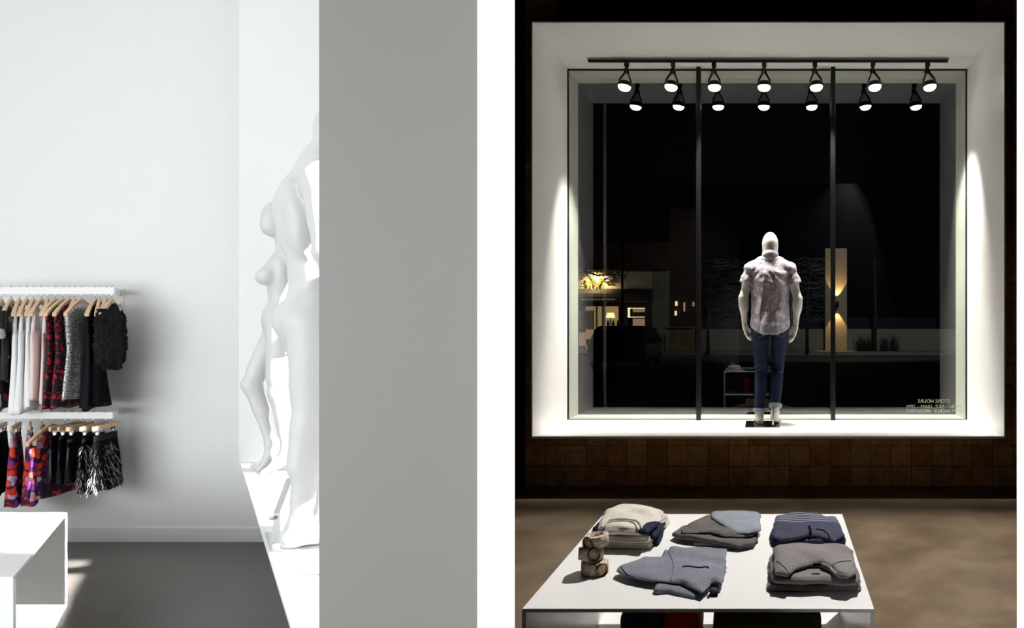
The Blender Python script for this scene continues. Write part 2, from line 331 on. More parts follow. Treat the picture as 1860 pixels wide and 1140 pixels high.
# ------------------------------------------------------------------ implicit surfaces (bodies, clothes)
class Field:
    def __init__(s, lo, hi, h):
        s.lo = np.array(lo, float); s.h = h
        s.n = np.ceil((np.array(hi) - s.lo) / h).astype(int) + 1
        s.ax = [s.lo[i] + h*np.arange(s.n[i]) for i in range(3)]
        s.F = np.full(s.n, .3)
    def sub(s, lo, hi):
        sl = []
        for i in range(3):
            a = int(max(0, math.floor((lo[i]-s.lo[i])/s.h))); b = int(min(s.n[i], math.ceil((hi[i]-s.lo[i])/s.h)+1))
            sl.append(slice(a, max(a, b)))
        sl = tuple(sl)
        return sl, s.ax[0][sl[0]][:, None, None], s.ax[1][sl[1]][None, :, None], s.ax[2][sl[2]][None, None, :]
    def put(s, sl, d, k, cut=False):
        F = s.F[sl]
        if cut:
            d = -d; h = np.clip(.5 - .5*(F-d)/k, 0, 1); s.F[sl] = F*(1-h) + d*h + k*h*(1-h)
        else:
            h = np.clip(.5 + .5*(F-d)/k, 0, 1); s.F[sl] = F*(1-h) + d*h - k*h*(1-h)
    def ell(s, c, r, k=.03, rot=None, cut=False):
        m = max(r) + k*1.5 + .02
        sl, X, Y, Z = s.sub([c[i]-m for i in range(3)], [c[i]+m for i in range(3)])
        x, y, z = X-c[0], Y-c[1], Z-c[2]
        if rot is not None:
            Q = Matrix(rot).transposed()
            x, y, z = [Q[i][0]*x + Q[i][1]*y + Q[i][2]*z for i in range(3)]
        k0 = np.sqrt((x/r[0])**2 + (y/r[1])**2 + (z/r[2])**2)
        k1 = np.sqrt((x/r[0]**2)**2 + (y/r[1]**2)**2 + (z/r[2]**2)**2) + 1e-9
        s.put(sl, k0*(k0-1)/k1, k, cut)
    def rc(s, a, b, r1, r2, k=.03, cut=False, clip=None, sq=(1, 1, 1)):
        m = max(r1, r2)*max(sq) + k*1.5 + .02
        sl, X, Y, Z = s.sub([min(a[i], b[i])-m for i in range(3)], [max(a[i], b[i])+m for i in range(3)])
        ab = [b[i]-a[i] for i in range(3)]; L2 = sum(q*q for q in ab) + 1e-12
        x, y, z = X-a[0], Y-a[1], Z-a[2]
        t = np.clip((x*ab[0] + y*ab[1] + z*ab[2])/L2, 0, 1)
        d = np.sqrt(((x-t*ab[0])/sq[0])**2 + ((y-t*ab[1])/sq[1])**2 + ((z-t*ab[2])/sq[2])**2) - (r1 + (r2-r1)*t)
        if clip is not None:
            (q, nn) = clip; d = np.maximum(d, (X-q[0])*nn[0] + (Y-q[1])*nn[1] + (Z-q[2])*nn[2])
        s.put(sl, d, k, cut)
    def mesh(s):
        F = s.F; nx, ny, nz = F.shape; ins = F < 0
        cnt = np.zeros((nx-1, ny-1, nz-1)); acc = np.zeros((nx-1, ny-1, nz-1, 3))
        offs = [(i, j, k) for i in (0, 1) for j in (0, 1) for k in (0, 1)]
        def V(A, o): return A[o[0]:nx-1+o[0], o[1]:ny-1+o[1], o[2]:nz-1+o[2]]
        c8 = sum(V(ins, o).astype(np.int8) for o in offs); act = (c8 > 0) & (c8 < 8)
        I = np.argwhere(act); i0, j0, k0 = I.T
        acc = np.zeros((len(I), 3)); cnt = np.zeros(len(I))
        for o in offs:
            for a in range(3):
                if o[a]: continue
                p = list(o); p[a] = 1
                f0 = F[i0+o[0], j0+o[1], k0+o[2]]; f1 = F[i0+p[0], j0+p[1], k0+p[2]]
                mk = (f0 < 0) != (f1 < 0); t = f0/(f0-f1 + 1e-12)
                q = np.zeros((len(I), 3)) + np.array(o); q[:, a] = t
                acc += q*mk[:, None]; cnt += mk
        pos = (I + acc/cnt[:, None])*s.h + s.lo
        idx = -np.ones(act.shape, int); idx[act] = np.arange(len(I))
        fs = []
        for a in range(3):
            b, c = (a+1) % 3, (a+2) % 3
            s0 = [slice(1, -1)]*3; s0[a] = slice(0, -1); s1 = list(s0); s1[a] = slice(1, None)
            A = ins[tuple(s0)]; B = ins[tuple(s1)]; E = np.argwhere(A != B)
            if not len(E): continue
            sgn = A[tuple(E.T)]; base = E.copy(); base[:, b] += 1; base[:, c] += 1
            def cell(db, dc):
                q = base.copy(); q[:, b] += db; q[:, c] += dc; return idx[tuple(q.T)]
            Q = np.stack([cell(-1, -1), cell(0, -1), cell(0, 0), cell(-1, 0)], 1)
            Q[~sgn] = Q[~sgn][:, ::-1]; fs.append(Q)
        fs = np.concatenate(fs); fs = fs[(fs >= 0).all(1)]
        return pos, fs
def nmesh(name, pos, fs, m, parent=None):
    me = bpy.data.meshes.new(name)
    me.vertices.add(len(pos)); me.vertices.foreach_set('co', np.ascontiguousarray(pos, np.float32).ravel())
    me.loops.add(len(fs)*4); me.loops.foreach_set('vertex_index', np.ascontiguousarray(fs, np.int32).ravel())
    me.polygons.add(len(fs)); me.polygons.foreach_set('loop_start', np.arange(0, len(fs)*4, 4, dtype=np.int32))
    me.polygons.foreach_set('use_smooth', np.ones(len(fs), bool))
    me.update(calc_edges=True); me.validate(); me.materials.append(m)
    o = bpy.data.objects.new(name, me); COL.objects.link(o)
    if parent: o.parent = parent
    return o
def V3(*a): return Vector(a)

def torso(F, J, sex):
    Pv, C, N, H = [Vector(J[q]) for q in ('pelvis', 'chest', 'neck', 'head')]
    sg = (-1, 1); mid = Pv.lerp(C, .45)
    if sex == 'm':
        F.ell(C, (.158, .108, .19), .04); F.ell(C + V3(0, -.015, .10), (.178, .082, .085), .05)
        F.ell(mid + V3(0, .005, 0), (.128, .088, .19), .05); F.ell(Pv, (.155, .10, .11), .05)
        for g in sg:
            F.ell(Pv + V3(g*.075, -.05, -.045), (.080, .082, .092), .025)
            F.ell(C + V3(g*.075, .072, .045), (.08, .04, .06), .03)
            F.ell(C + V3(g*.112, -.035, -.01), (.055, .06, .15), .04)
            F.ell(C + V3(g*.088, -.078, .075), (.055, .03, .075), .035)
            F.rc(N + V3(0, -.02, .03), Vector(J['sh'][g]) .lerp(N, .25), .05, .05, .05)
        F.rc(N + V3(0, -.02, -.06), N.lerp(H, .55), .064, .057, .04); F.rc(C + V3(0, -.030, .15), H + V3(0, -.035, -.06), .055, .052, .05)
        F.ell(H, (.079, .10, .122), .02); F.ell(H + V3(0, .028, -.055), (.056, .066, .068), .04)
        F.rc(C + V3(0, -.132, .08), Pv + V3(0, -.118, .05), .010, .010, .028, cut=True)
        F.rc(Pv + V3(0, -.15, -.0), Pv + V3(0, -.10, -.13), .010, .012, .03, cut=True)
    else:
        F.ell(C + V3(0, 0, .02), (.128, .085, .15), .04); F.ell(C + V3(0, -.01, .10), (.145, .062, .06), .04)
        F.ell(mid + V3(0, 0, .02), (.092, .068, .15), .05); F.ell(Pv, (.148, .095, .10), .05)
        F.ell(Pv + V3(0, .03, .06), (.10, .065, .08), .05)
        for g in sg:
            F.ell(Pv + V3(g*.072, -.055, -.045), (.078, .078, .088), .03)
            F.ell(C + V3(g*.068, .085, .0), (.050, .050, .050), .022)
            F.rc(C + V3(g*.06, .05, .09), C + V3(g*.068, .085, .02), .025, .035, .04)
            F.rc(N + V3(0, -.01, .01), Vector(J['sh'][g]).lerp(N, .25), .034, .034, .04)
        F.rc(N + V3(0, -.01, -.05), N.lerp(H, .6), .047, .040, .035)
        F.ell(H, (.070, .088, .112), .02); F.ell(H + V3(0, .03, -.058), (.044, .054, .058), .035)
def arm(F, J, g, sex, wrist=True):
    S, E, W = Vector(J['sh'][g]), Vector(J['el'][g]), Vector(J['wr'][g]); q = 1 if sex == 'm' else .72
    F.ell(S, (.062*q, .064*q, .07*q), .045)
    F.rc(S, E, .053*q, .041*q, .03); F.ell(S.lerp(E, .45) + V3(0, .008, 0), (.05*q, .052*q, .09), .03)
    F.rc(E, W, .041*q, .026*q, .025); F.ell(E.lerp(W, .25), (.044*q, .044*q, .08), .03)
def leg(F, J, g, sex, infl=0, foot=True):
    H, K, A = Vector(J['hip'][g]), Vector(J['kn'][g]), Vector(J['an'][g]); q = J.get('legq', 1 if sex == 'm' else .90)
    back = Vector(J.get('back', {}).get(g, (0, -1, 0)))
    F.rc(H, K, .088*q+infl, .054*q+infl, .035)
    F.rc(H.lerp(K, .1) - back*.012, H.lerp(K, .75) - back*.02, .075*q+infl, .052*q+infl, .03)
    F.ell(K, (.052*q+infl, .056*q+infl, .06*q+infl), .03)
    F.rc(K, A, .050*q+infl, .033*q+infl, .03)
    F.rc(K.lerp(A, .12) + back*.018, K.lerp(A, .42) + back*.02, .043*q+infl, .043*q+infl, .035)
    if foot:
        fd = Vector(J['foot'][g]).normalized(); up = (K - A).normalized()
        side = fd.cross(V3(0, 0, 1)).normalized(); dn = side.cross(fd).normalized()
        if dn.z > 0: dn = -dn
        heel = A - fd*.03 + dn*.052; ball = A + fd*.105 + dn*.066; toe = A + fd*.165 + dn*.070
        F.rc(A, heel, .034*q, .033*q, .025); F.rc(A, ball, .034*q, .024*q, .03); F.rc(heel, ball, .030*q, .025*q, .03)
        for w, tl in ((-.026, 0), (-.009, .006), (.010, 0), (.027, -.012)):
            F.rc(ball + side*w*.9, toe + side*w + fd*tl, .021*q, .014*q, .012)
def hand(parent, m, W, d, thumb_side, name='hand', L=.185):
    """five-fingered relaxed hand: wrist W, pointing d; palm faces the body; thumb_side = direction the thumb lies"""
    W = Vector(W); d = Vector(d).normalized(); t = Vector(thumb_side); t = (t - d*t.dot(d)).normalized(); n = d.cross(t)
    if n.dot(Vector((-W.x, 0, 0))) < 0: n = -n      # n = palm normal, towards the body
    q = L/.185
    F = Field([W[i]-.13 for i in range(3)], [W[i]+.13 for i in range(3)], .0034)
    F.lo = F.lo + np.array(d)*.08; F.ax = [F.lo[i] + F.h*np.arange(F.n[i]) for i in range(3)]
    F.rc(W - d*.02, W + d*.03*q, .024*q, .024*q, .02)
    for i, (o, l, c) in enumerate(((.030, .075, .25), (.010, .085, .32), (-.010, .080, .42), (-.029, .064, .55))):
        k = W + d*.092*q + t*o*q - n*0.002
        F.rc(W + d*.02 + t*o*.6*q, k, .019*q, .0135*q, .014)
        dd = d
        p = k
        for j, fr in enumerate((.45, .32, .25)):
            ang = c*(j + .6); dd = (d*math.cos(ang) + n*math.sin(ang)).normalized()
            p2 = p + dd*l*fr*q; F.rc(p, p2, (.0098-.001*j)*q, (.0088-.001*j)*q, .004); p = p2
    b = W + d*.03*q + t*.028*q + n*.008
    p1 = b + (d*.75 + t*.45 + n*.45).normalized()*.045*q; p2 = p1 + (d*.95 + n*.3).normalized()*.032*q
    F.rc(W + d*.02, b, .02*q, .018*q, .012); F.rc(b, p1, .0145*q, .0105*q, .01); F.rc(p1, p2, .0105*q, .0085*q, .004)
    pos, fs = F.mesh(); return nmesh(name, pos, fs, m, parent)
def scaleJ(J, s):
    def sc(v): return {k: sc(x) for k, x in v.items()} if isinstance(v, dict) else tuple(q*s for q in v)
    return {k: (sc(v) if k not in ('foot', 'back') else v) for k, v in J.items()}

# ------------------------------------------------------------------ the setting
def struct(name, mb, m, bevel=0):
    o = mb.build(name, m, bevel=bevel); o['kind'] = 'structure'; return o
ZL = EYE - 1.6                                   # floor level of the day room
BACKL = 5.35
struct('floor_left', MB().prism([(-7.6, -2.5), (-.31, .0), (-.33, .8), (-2.2, 5.6), (-2.2, BACKL+.2), (-7.6, BACKL+.2)], ZL-.1, ZL), M['floor_l'])
struct('wall_back_left', MB().box(-7.6, -1.98, BACKL, BACKL+.15, ZL, 4.7), M['wall_left'])
struct('baseboard_left', MB().box(-7.5, -2.2, BACKL-.012, BACKL, ZL, ZL+.102), M['base'])
struct('wall_left', MB().box(-7.75, -7.6, -2.5, BACKL+.15, ZL, 4.7), M['wall_left'])
struct('ceiling_left', MB().prism([(-7.75, -1.5), (-.6, -1.5), (-.3, .8), (-2.2, 5.6), (-7.75, 5.6)], 4.7, 4.8), M['white_paint'])
# added walls: white ends stand for the blank gap and margin, night side dark
def slim_wall(name, x0, x1, y0, y1, k, lefts, rights):
    dx = k*(y1-y0); vs = [(x0, y0), (x1, y0), (x1+dx, y1), (x0+dx, y1)]
    mb = MB().prism(vs, ZL, 4.8)
    order = {}
    o = mesh(name, mb.v, mb.f, M['end_white'], mats=[M['end_white'], M[lefts], M[rights]])
    for p in o.data.polygons:
        nx, ny = p.normal.x, p.normal.y
        p.material_index = 0 if abs(p.normal.z) > .5 or ny < -.9 else (1 if nx < 0 else 2)
    o['kind'] = 'structure'; return o
slim_wall('gap_wall', -516/F0*1.2, -448/F0*1.2, 1.2, 7.7, -.37, 'white_paint', 'black_soft')
slim_wall('margin_wall', 464/F0*1.2, 464/F0*1.2 + .09, 1.2, 6.75, .375, 'black_soft', 'black_soft')
YW = F0*EYE/(883-PY)                             # wood tile wall of the night room (about 6.52 m)
XL, XR, ZB, ZT = -1.975, 2.094, .510, 4.076      # display box opening
YF, YG, YE = F0/210.6, F0/178.4, F0/168.6
struct('floor', MB().prism([(-.32, 0), (.35, 0), (.36, .8), (2.75, 6.9), (-2.45, 6.9), (-.27, .8)], -.1, 0), M['floor_r'])
tw = MB()
tw.box(-2.7, XL-.012, YW, YW+.12, 0, 4.7).box(XR+.012, 2.9, YW, YW+.12, 0, 4.7).box(XL-.012, XR+.012, YW, YW+.12, 0, ZB-.012)
tw.box(XL-.012, 370/-199.3, YW, YW+.12, ZT+.012, 4.7).box(391/199.3, XR+.012, YW, YW+.12, ZT+.012, 4.7)
struct('wall_back', tw, M['tiles'])
struct('wall_side', MB().box(-2.30, -2.157, 5.95, YW, 0, 4.7), M['dark_wall'])
struct('window_1', MB().box(370/-199.3, 391/199.3, YW+.05, YW+.07, ZT+.012, 4.7), M['black'])
struct('ceiling', MB().prism([(-.6, -.2), (.7, -.2), (3, 7.7), (-3, 7.7)], 4.7, 4.8), M['black_soft'])
struct('light_baffle_1', MB().box(-2.05, 2.2, 4.1, 4.3, EYE+2.10, 4.7), M['dark_wall'])  # added unseen board that cuts off the ceiling lamp's light

# ------------------------------------------------------------------ right display box
box = tag(empty('display_box', (0, 0, 0)), 'large white window display box framed in the wood tile wall at night', 'display window')
T = .012
MB().box(XL, XR, YF, YG, ZB-.02, ZB).build('sill', M['sill'], box)
MB().box(XL-T, XL, YF, YG, ZB-.02, ZT+T).build('side_panel', M['white_gloss'], box)
MB().box(XR, XR+T, YF, YG, ZB-.02, ZT+T).build('side_panel', M['white_gloss'], box)
MB().box(XL, XR, YF, YG, ZT, ZT+T).build('top_panel', M['white_paint'], box)
ex = MB().box(XL-T, XL, YG+.012, YE, ZB-.02, ZT+T).box(XR, XR+T, YG+.012, YE, ZB-.02, ZT+T).box(XL, XR, YG+.012, YE, ZT, ZT+T).box(XL, XR, YG+.012, YE, ZB-.02, ZB)
ex.build('outer_surround', M['white_paint'], box)
fr = MB()
for a in ((XL, XL+.012, ZB, ZT), (XR-.012, XR, ZB, ZT), (XL, XR, ZT-.012, ZT), (XL, XR, ZB, ZB+.006)):
    fr.box(a[0], a[1], YG-.008, YG+.02, a[2], a[3])
fr.build('window_frame', M['black'], box)
mx = []
for px in (1269, 1513):
    c = P(px, 594, YG-.045).x; mx.append(c)
    MB().box(c-.022, c+.022, YG-.075, YG-.004, ZB, ZT-.0005).build('mullion', M['black'], box, bevel=.002)
xs = [XL+.012, mx[0], mx[1], XR-.012]
panes = []
for i in range(3):
    p = mesh('glass_pane', [(xs[i]+.001, YG, ZB+.006), (xs[i+1]-.001, YG, ZB+.006), (xs[i+1]-.001, YG, ZT-.012), (xs[i]+.001, YG, ZT-.012)], [(0, 1, 2, 3)], M['glass'], box)
    panes.append(p)
# store hours: reads correctly from the street, so it is mirrored from inside
M['vinyl'] = mat('vinyl_letters', (.34, .38, .29), .8)
def text(name, body, loc, size, m, parent=None, rot=(PI/2, 0, 0), width=None, depth=.001, mirror=False, align='CENTER', bold=0):
    c = bpy.data.curves.new(name, 'FONT'); c.body = body; c.size = size; c.extrude = depth; c.align_x = align; c.offset = bold
    o = bpy.data.objects.new(name, c); COL.objects.link(o); bpy.context.view_layer.update()
    dg = bpy.context.evaluated_depsgraph_get(); me = bpy.data.meshes.new_from_object(o.evaluated_get(dg)); bpy.data.objects.remove(o)
    o = bpy.data.objects.new(name, me); COL.objects.link(o); me.materials.clear(); me.materials.append(m)
    o.location = loc; o.rotation_euler = rot
    if width:
        xsz = [v.co.x for v in me.vertices]; s = width/(max(xsz)-min(xsz))
        for v in me.vertices: v.co.x *= s
    if parent: o.parent = parent
    return o
YV = YG + .003
for body, x0, x1, yb, h in (('STORE HOURS', 1667.5, 1725, 731.2, 6.4), ('MON – SAT: 10AM – 7PM', 1647, 1745.5, 741.2, 6.4), ('AFTER HOURS BY APPOINTMENT', 1645, 1747.5, 748.3, 5.2)):
    c = P((x0+x1)/2, yb, YV); wd = (x1-x0)*YV/F0
    text('lettering', body, (c.x, YV, c.z), h*1.4*YV/F0, M['vinyl'], panes[2], rot=(PI/2, 0, PI), width=wd, depth=.0004)
# track + seven spotlights
YT = 7.0
tr = tag(empty('lighting_track', (0, 0, 0)), 'long black lighting track under the top of the display box', 'lighting track')
x0, x1 = P(1068, 105, YT).x, P(1722, 105, YT).x
MB().box(x0, x1, YT-.03, YT+.02, ZT-.020, ZT-.0003).build('ceiling_rail', M['track_grey'], tr)
MB().box(x0+.006, x1-.006, YT-.032, YT+.0, ZT-.040, ZT-.020).build('conductor_rail', M['black'], tr)
def make_spotlight():
    r = empty('track_spotlight')
    MB().box(-.022, .022, -.022, .022, -.045, 0).box(-.014, .014, -.014, .014, -.075, -.045).build('adapter', M['black'], r, bevel=.003)
    MB().lathe([(.017, -.012), (.021, -.008), (.021, .008), (.017, .012)], (.012, 0, -.095), (1, 0, 0), 16).box(-.028, -.006, -.014, .014, -.105, -.065).build('swivel', M['black'], r, True)
    h = empty('lamp_head'); h.parent = r; h.location = (0, 0, -.095)
    y = MB()
    for s in (-1, 1):
        y.bar((s*.010, 0, .0), (s*.055, 0, -.085), .014, .030, (0, 1, 0)); y.bar((s*.055, 0, -.083), (s*.064, 0, -.135), .010, .030, (0, 1, 0))
    y.build('yoke', M['black'], h)
    MB().lathe([(.012, -.025), (.018, -.04), (.052, -.100), (.056, -.112)], n=28).build('reflector_cone', M['reflector'], h, True)
    rg = MB()
    rg.lathe([(.061, -.150), (.066, -.150), (.066, -.108), (.061, -.108)], n=28)
    rg.build('lamp_ring', M['black'], h, True)
    MB().lathe([(.061, -.118), (.0615, -.150), (.056, -.168), (.040, -.182), (.018, -.189), (.001, -.190)], n=28).build('bulb_face', M['bulb'], h, True)
    ld = bpy.data.lights.new('spot_beam', 'SPOT'); ld.energy = 440; ld.spot_size = R(62); ld.spot_blend = .75; ld.shadow_soft_size = .05; ld.color = (1, .95, .87)
    l = bpy.data.objects.new('spot_beam', ld); COL.objects.link(l); l.parent = h; l.location = (0, 0, -.215); l.rotation_euler = (R(16.5), 0, 0)
    return r
proto = make_spotlight()
tilts = [(4, 8), (4, 7), (3, -2), (3, 0), (3, -5), (4, -7), (4, -8)]
ords = ['leftmost', 'second from the left', 'third from the left, just right of the left mullion', 'middle one, fourth of seven, above the mannequin', 'fifth from the left, just left of the right mullion', 'second from the right', 'rightmost']
for i, (px, (tx, ty)) in enumerate(zip((1139, 1223, 1297, 1388, 1480, 1585, 1684), tilts)):
    o = proto if i == 0 else copy_tree(proto)
    o.location = (P(px, 105, YT).x, YT-.015, ZT-.040)
    [c for c in o.children if c.name.startswith('lamp_head')][0].rotation_euler = (R(-tx), R(ty), 0)
    tag(o, 'black track spotlight glowing white, ' + ords[i], 'spotlight', 'spotlights on the track')

# ------------------------------------------------------------------ dressed mannequin in the right box
def dressed_mannequin():
    Y0 = 6.96; s = F0/Y0; X0 = P(1399, 768, Y0).x
    root = tag(empty('mannequin', (X0, Y0, ZB+.009)), 'cream mannequin seen from behind in a patterned short sleeved shirt and rolled jeans', 'mannequin')
    J = dict(pelvis=(0, 0, .985), chest=(0, 0, 1.36), neck=(0, 0, 1.57), head=(0, .012, 1.735),
        sh={-1: (-.183, 0, 1.495), 1: (.183, 0, 1.495)}, el={-1: (-.262, -.02, 1.215), 1: (.268, -.02, 1.205)},
        wr={-1: (-.250, .02, .965), 1: (.250, .02, .945)},
        hip={-1: (-.092, 0, .93), 1: (.092, 0, .93)}, kn={-1: (-.086, .03, .52), 1: (.070, .06, .52)},
        an={-1: (-.105, -.03, .085), 1: (.045, -.08, .115)}, foot={-1: (-.12, 1, 0), 1: (.22, 1, -.22)})
    F = Field((-.42, -.24, -.02), (.42, .24, 1.90), .0095)
    torso(F, J, 'm')
    for g in (-1, 1): arm(F, J, g, 'm'); leg(F, J, g, 'm')
    X, Y, Z = F.ax[0][:, None, None], F.ax[1][None, :, None], F.ax[2][None, None, :]
    F.F = F.F + .022*np.clip((1.575-Z)/.03, 0, 1)*np.clip((Z-.97)/.03, 0, 1)*np.clip((.205+.0*Y-np.abs(X))/.02, 0, 1) + .032*((Z > .22) & (Z < .98) & (np.abs(X) < .18))
    pos, fs = F.mesh(); nmesh('body', pos, fs, M['mannequin_warm'], root)
    for g in (-1, 1):
        hand(root, M['mannequin_warm'], Vector(J['wr'][g]) + V3(0, 0, -.002), (-g*.16, .06, -1), (0, 1, .0))
        MB().lathe([(.0272, -.002), (.0278, 0), (.0272, .002)], Vector(J['wr'][g]) + V3(0, 0, .004), (-g*.1, .1, -1), 24).build('wrist_joint', M['track_grey'], root, True)
    # jeans
    F = Field((-.30, -.22, .05), (.30, .26, 1.03), .008)
    Pv = Vector(J['pelvis'])
    F.ell(Pv + V3(0, 0, .0), (.172, .118, .13), .04)
    for g in (-1, 1):
        F.ell(Pv + V3(g*.078, -.050, -.05), (.084, .086, .095), .03)
        H_, K, A = Vector(J['hip'][g]) + V3(g*.006, -.01, 0), Vector(J['kn'][g]), Vector(J['an'][g])
        F.rc(H_, K, .086, .062, .012); F.ell(H_.lerp(K, .2), (.078, .092, .13), .012)
        F.rc(K, A, .061, .047, .012); F.ell(K.lerp(A, .3) + V3(0, -.012, 0), (.058, .062, .12), .012)
    F.rc(Pv + V3(0, -.155, .0), Pv + V3(0, -.10, -.14), .010, .012, .03, cut=True)
    X, Y, Z = F.ax[0][:, None, None], F.ax[1][None, :, None], F.ax[2][None, None, :]
    fold = np.exp(-((Z-.52)/.10)**2) + .9*np.exp(-((Z-.18)/.07)**2) + .6*np.exp(-((Z-.80)/.07)**2)
    F.F += .0045*fold*np.sin(Z*150 + 28*X*np.sign(X-.0) + 5*np.sin(Z*31 + X*20)) + .0016*np.sin(Z*95 + X*60)*np.sin(X*40 + Z*20)
    hem = np.where(X < -.02, .115, .165)
    F.F = np.maximum(F.F, hem - Z + .0*Y)
    pos, fs = F.mesh(); jeans = nmesh('jeans', pos, fs, M['denim'], root)
    for g, z in ((-1, .112), (1, .160)):
        A, K = Vector(J['an'][g]), Vector(J['kn'][g]); t = (z-A.z)/(K.z-A.z); c = A.lerp(K, t); ax = (K-A)
        MB().lathe([(.050, -.004), (.060, -.006), (.064, .006), (.064, .026), (.060, .036), (.050, .034)], c, ax, 28).build('rolled_cuff', M['denim_cuff'], jeans, True)
    bv = BVHTree.FromPolygons([Vector(p) for p in pos], [tuple(f) for f in fs])
    def onback(x, z, off=.002):
        h = bv.ray_cast(Vector((x, -.6, z)), Vector((0, 1, 0)))[0]
        return Vector((x, (h.y if h else -.1) - off, z))
    def stitch(pts):
        out = []
        for a, b in zip(pts, pts[1:]):
            for k in range(8): out.append(onback(a[0]+(b[0]-a[0])*k/8, a[1]+(b[1]-a[1])*k/8))
        MB().tube(out, .0013, 4).build('pocket_stitching', M['stitch'], jeans)
    stitch([(-.048, .94), (-.044, .862), (-.100, .835), (-.152, .86), (-.155, .93)])
    stitch([(.030, .90), (.098, .832), (.148, .858), (.150, .93)])
    # shirt
    F = Field((-.36, -.24, .84), (.36, .26, 1.70), .0072)
    X, Y, Z = F.ax[0][:, None, None], F.ax[1][None, :, None], F.ax[2][None, None, :]
    zz = [.85, .95, 1.08, 1.22, 1.36, 1.46, 1.53, 1.58]
    a = np.interp(Z, zz, [.198, .194, .188, .186, .190, .186, .150, .10]); b = np.interp(Z, zz, [.168, .164, .142, .130, .138, .128, .104, .085])
    k0 = np.sqrt((X/a)**2 + (Y/b)**2); F.F = (k0-1)*np.minimum(a, b)*.9
    F.F = np.maximum(F.F, Z-1.60)
    for g in (-1, 1):
        S, E = Vector(J['sh'][g]), Vector(J['el'][g])
        F.rc(V3(g*.055, -.005, 1.585), S + V3(0, 0, .005), .045, .062, .04)
        F.ell(S, (.060, .070, .062), .04)
        e = S.lerp(E, .50) + V3(g*.014, 0, 0)
        F.rc(S, e + (E-S).normalized()*.1, .056, .086, .03, clip=(e, (E-S).normalized()))
    hemz = .862 + .085*np.abs(X/.2)**2.6
    F.F = np.maximum(F.F, hemz - Z)
    bk = (Y < 0)
    cen = np.clip(1-np.abs(X)/.2, 0, 1)**.4
    F.F += bk*cen*np.clip((1.50-Z)/.1, 0, 1)*(.0035*np.sin(X*62 + 2.6*np.sin(Z*9)) - .010*np.exp(-((X-.072-.02*np.sin(Z*4))/.012)**2) + .007*np.exp(-((X-.052)/.014)**2) - .006*np.exp(-((X+.085-.12*(Z-1.2))/.010)**2))
    F.F += .0028*np.sin((Z + .55*np.abs(X))*75 + 6*np.sin(X*17))*np.exp(-((Z-1.44)/.05)**2)
    F.F += .0018*np.sin(Z*60 + X*45)*(np.abs(X) > .17)*(Z > 1.3)
    F.F += .0025*np.sin(X*31+Z*23)*np.sin(Z*37-X*19)
    pos, fs = F.mesh(); shirt = nmesh('shirt', pos, fs, M['shirt'], root)
    # collar stand, yoke seam, sleeve hems
    n = 30; ring = [V3(.074*math.cos(2*PI*k/n), -.006+.082*math.sin(2*PI*k/n), 1.622 - .022*math.sin(2*PI*k/n)) for k in range(n)]
    vs = []; fsq = []
    prof = [(1.02, -.05), (1.12, -.05), (1.12, .0), (1.04, .028), (.96, .030), (.93, -.01)]
    for p in ring:
        for r, z in prof: vs.append((p.x*r, -.006+(p.y+.006)*r, p.z+z))
    m = len(prof)
    for i in range(n):
        for k in range(m): fsq.append((i*m+k, ((i+1) % n)*m+k, ((i+1) % n)*m+(k+1) % m, i*m+(k+1) % m))
    mesh('collar', vs, fsq, M['shirt'], shirt, True)
    bv2 = BVHTree.FromPolygons([Vector(p) for p in pos], [tuple(f) for f in fs])
    pts = []
    for k in range(41):
        x = -.2 + .4*k/40; h = bv2.ray_cast(Vector((x, -.6, 1.555-.9*x*x)), Vector((0, 1, 0)))[0]
        if h: pts.append(h + V3(0, -.0002, 0))
    M['seam'] = mat('dark_seam', (.22, .2, .24), .8)
    MB().tube(pts, .0009, 5).build('yoke_seam', M['seam'], shirt)
    return root
dressed_mannequin()
st = tag(empty('mannequin_stand', (0, 0, 0)), 'flat dark steel base plate with a short rod under the dressed mannequin', 'mannequin stand')
pl = [P(1353, 778, F0/196), P(1417, 778, F0/196), P(1413, 764, F0/182.5), P(1357, 764, F0/182.5)]
pl = [(pl[0].x, 6.70), (pl[1].x, 6.70), (pl[1].x-.004, 7.16), (pl[0].x, 7.16)]
MB().prism(pl, ZB, ZB+.008).build('base_plate', M['plate_dark'], st, bevel=.001)
q = P(1404, 775, 6.78)
MB().bar((q.x, 6.78, ZB+.008), (q.x+.002, 6.78, ZB+.165), .014, .006).bar((q.x, 6.78, ZB+.160), (q.x+.01, 6.845, ZB+.172), .012, .006).build('calf_rod', M['steel'], st)

# ------------------------------------------------------------------ night table with folded clothes
HT = .72
tb = tag(empty('display_table', (0, 0, 0)), 'low white waterfall display table in front carrying six piles of folded clothes', 'table')
def g2(px, py, z=HT): q = G(px, py, z); return (q.x, q.y)
FL, FR, BR, BL = g2(948, 1105), g2(1588, 1105), g2(1530, 933), g2(1096, 933)
MB().prism([FL, FR, BR, BL], HT-.010, HT).build('tabletop', M['white_gloss'], tb, bevel=.0015)
def inset(a, b, w):
    d = Vector((b[0]-a[0], b[1]-a[1])).normalized(); n = Vector((d.y, -d.x))*w; return [(a[0], a[1]), (b[0], b[1]), (b[0]+n.x, b[1]+n.y), (a[0]+n.x, a[1]+n.y)]
MB().prism(inset(FL, BL, .010), .0, HT-.010).build('side_panel', M['white_gloss'], tb)
MB().prism(inset(FR, BR, -.010), .0, HT-.010).build('side_panel', M['white_gloss'], tb)
MB().prism([(FL[0]+.010, FL[1]+.01), (FR[0]-.012, FR[1]+.01), (BR[0]-.012, BR[1]), (BL[0]+.010, BL[1])], .33, .34).build('shelf', M['white_gloss'], tb)
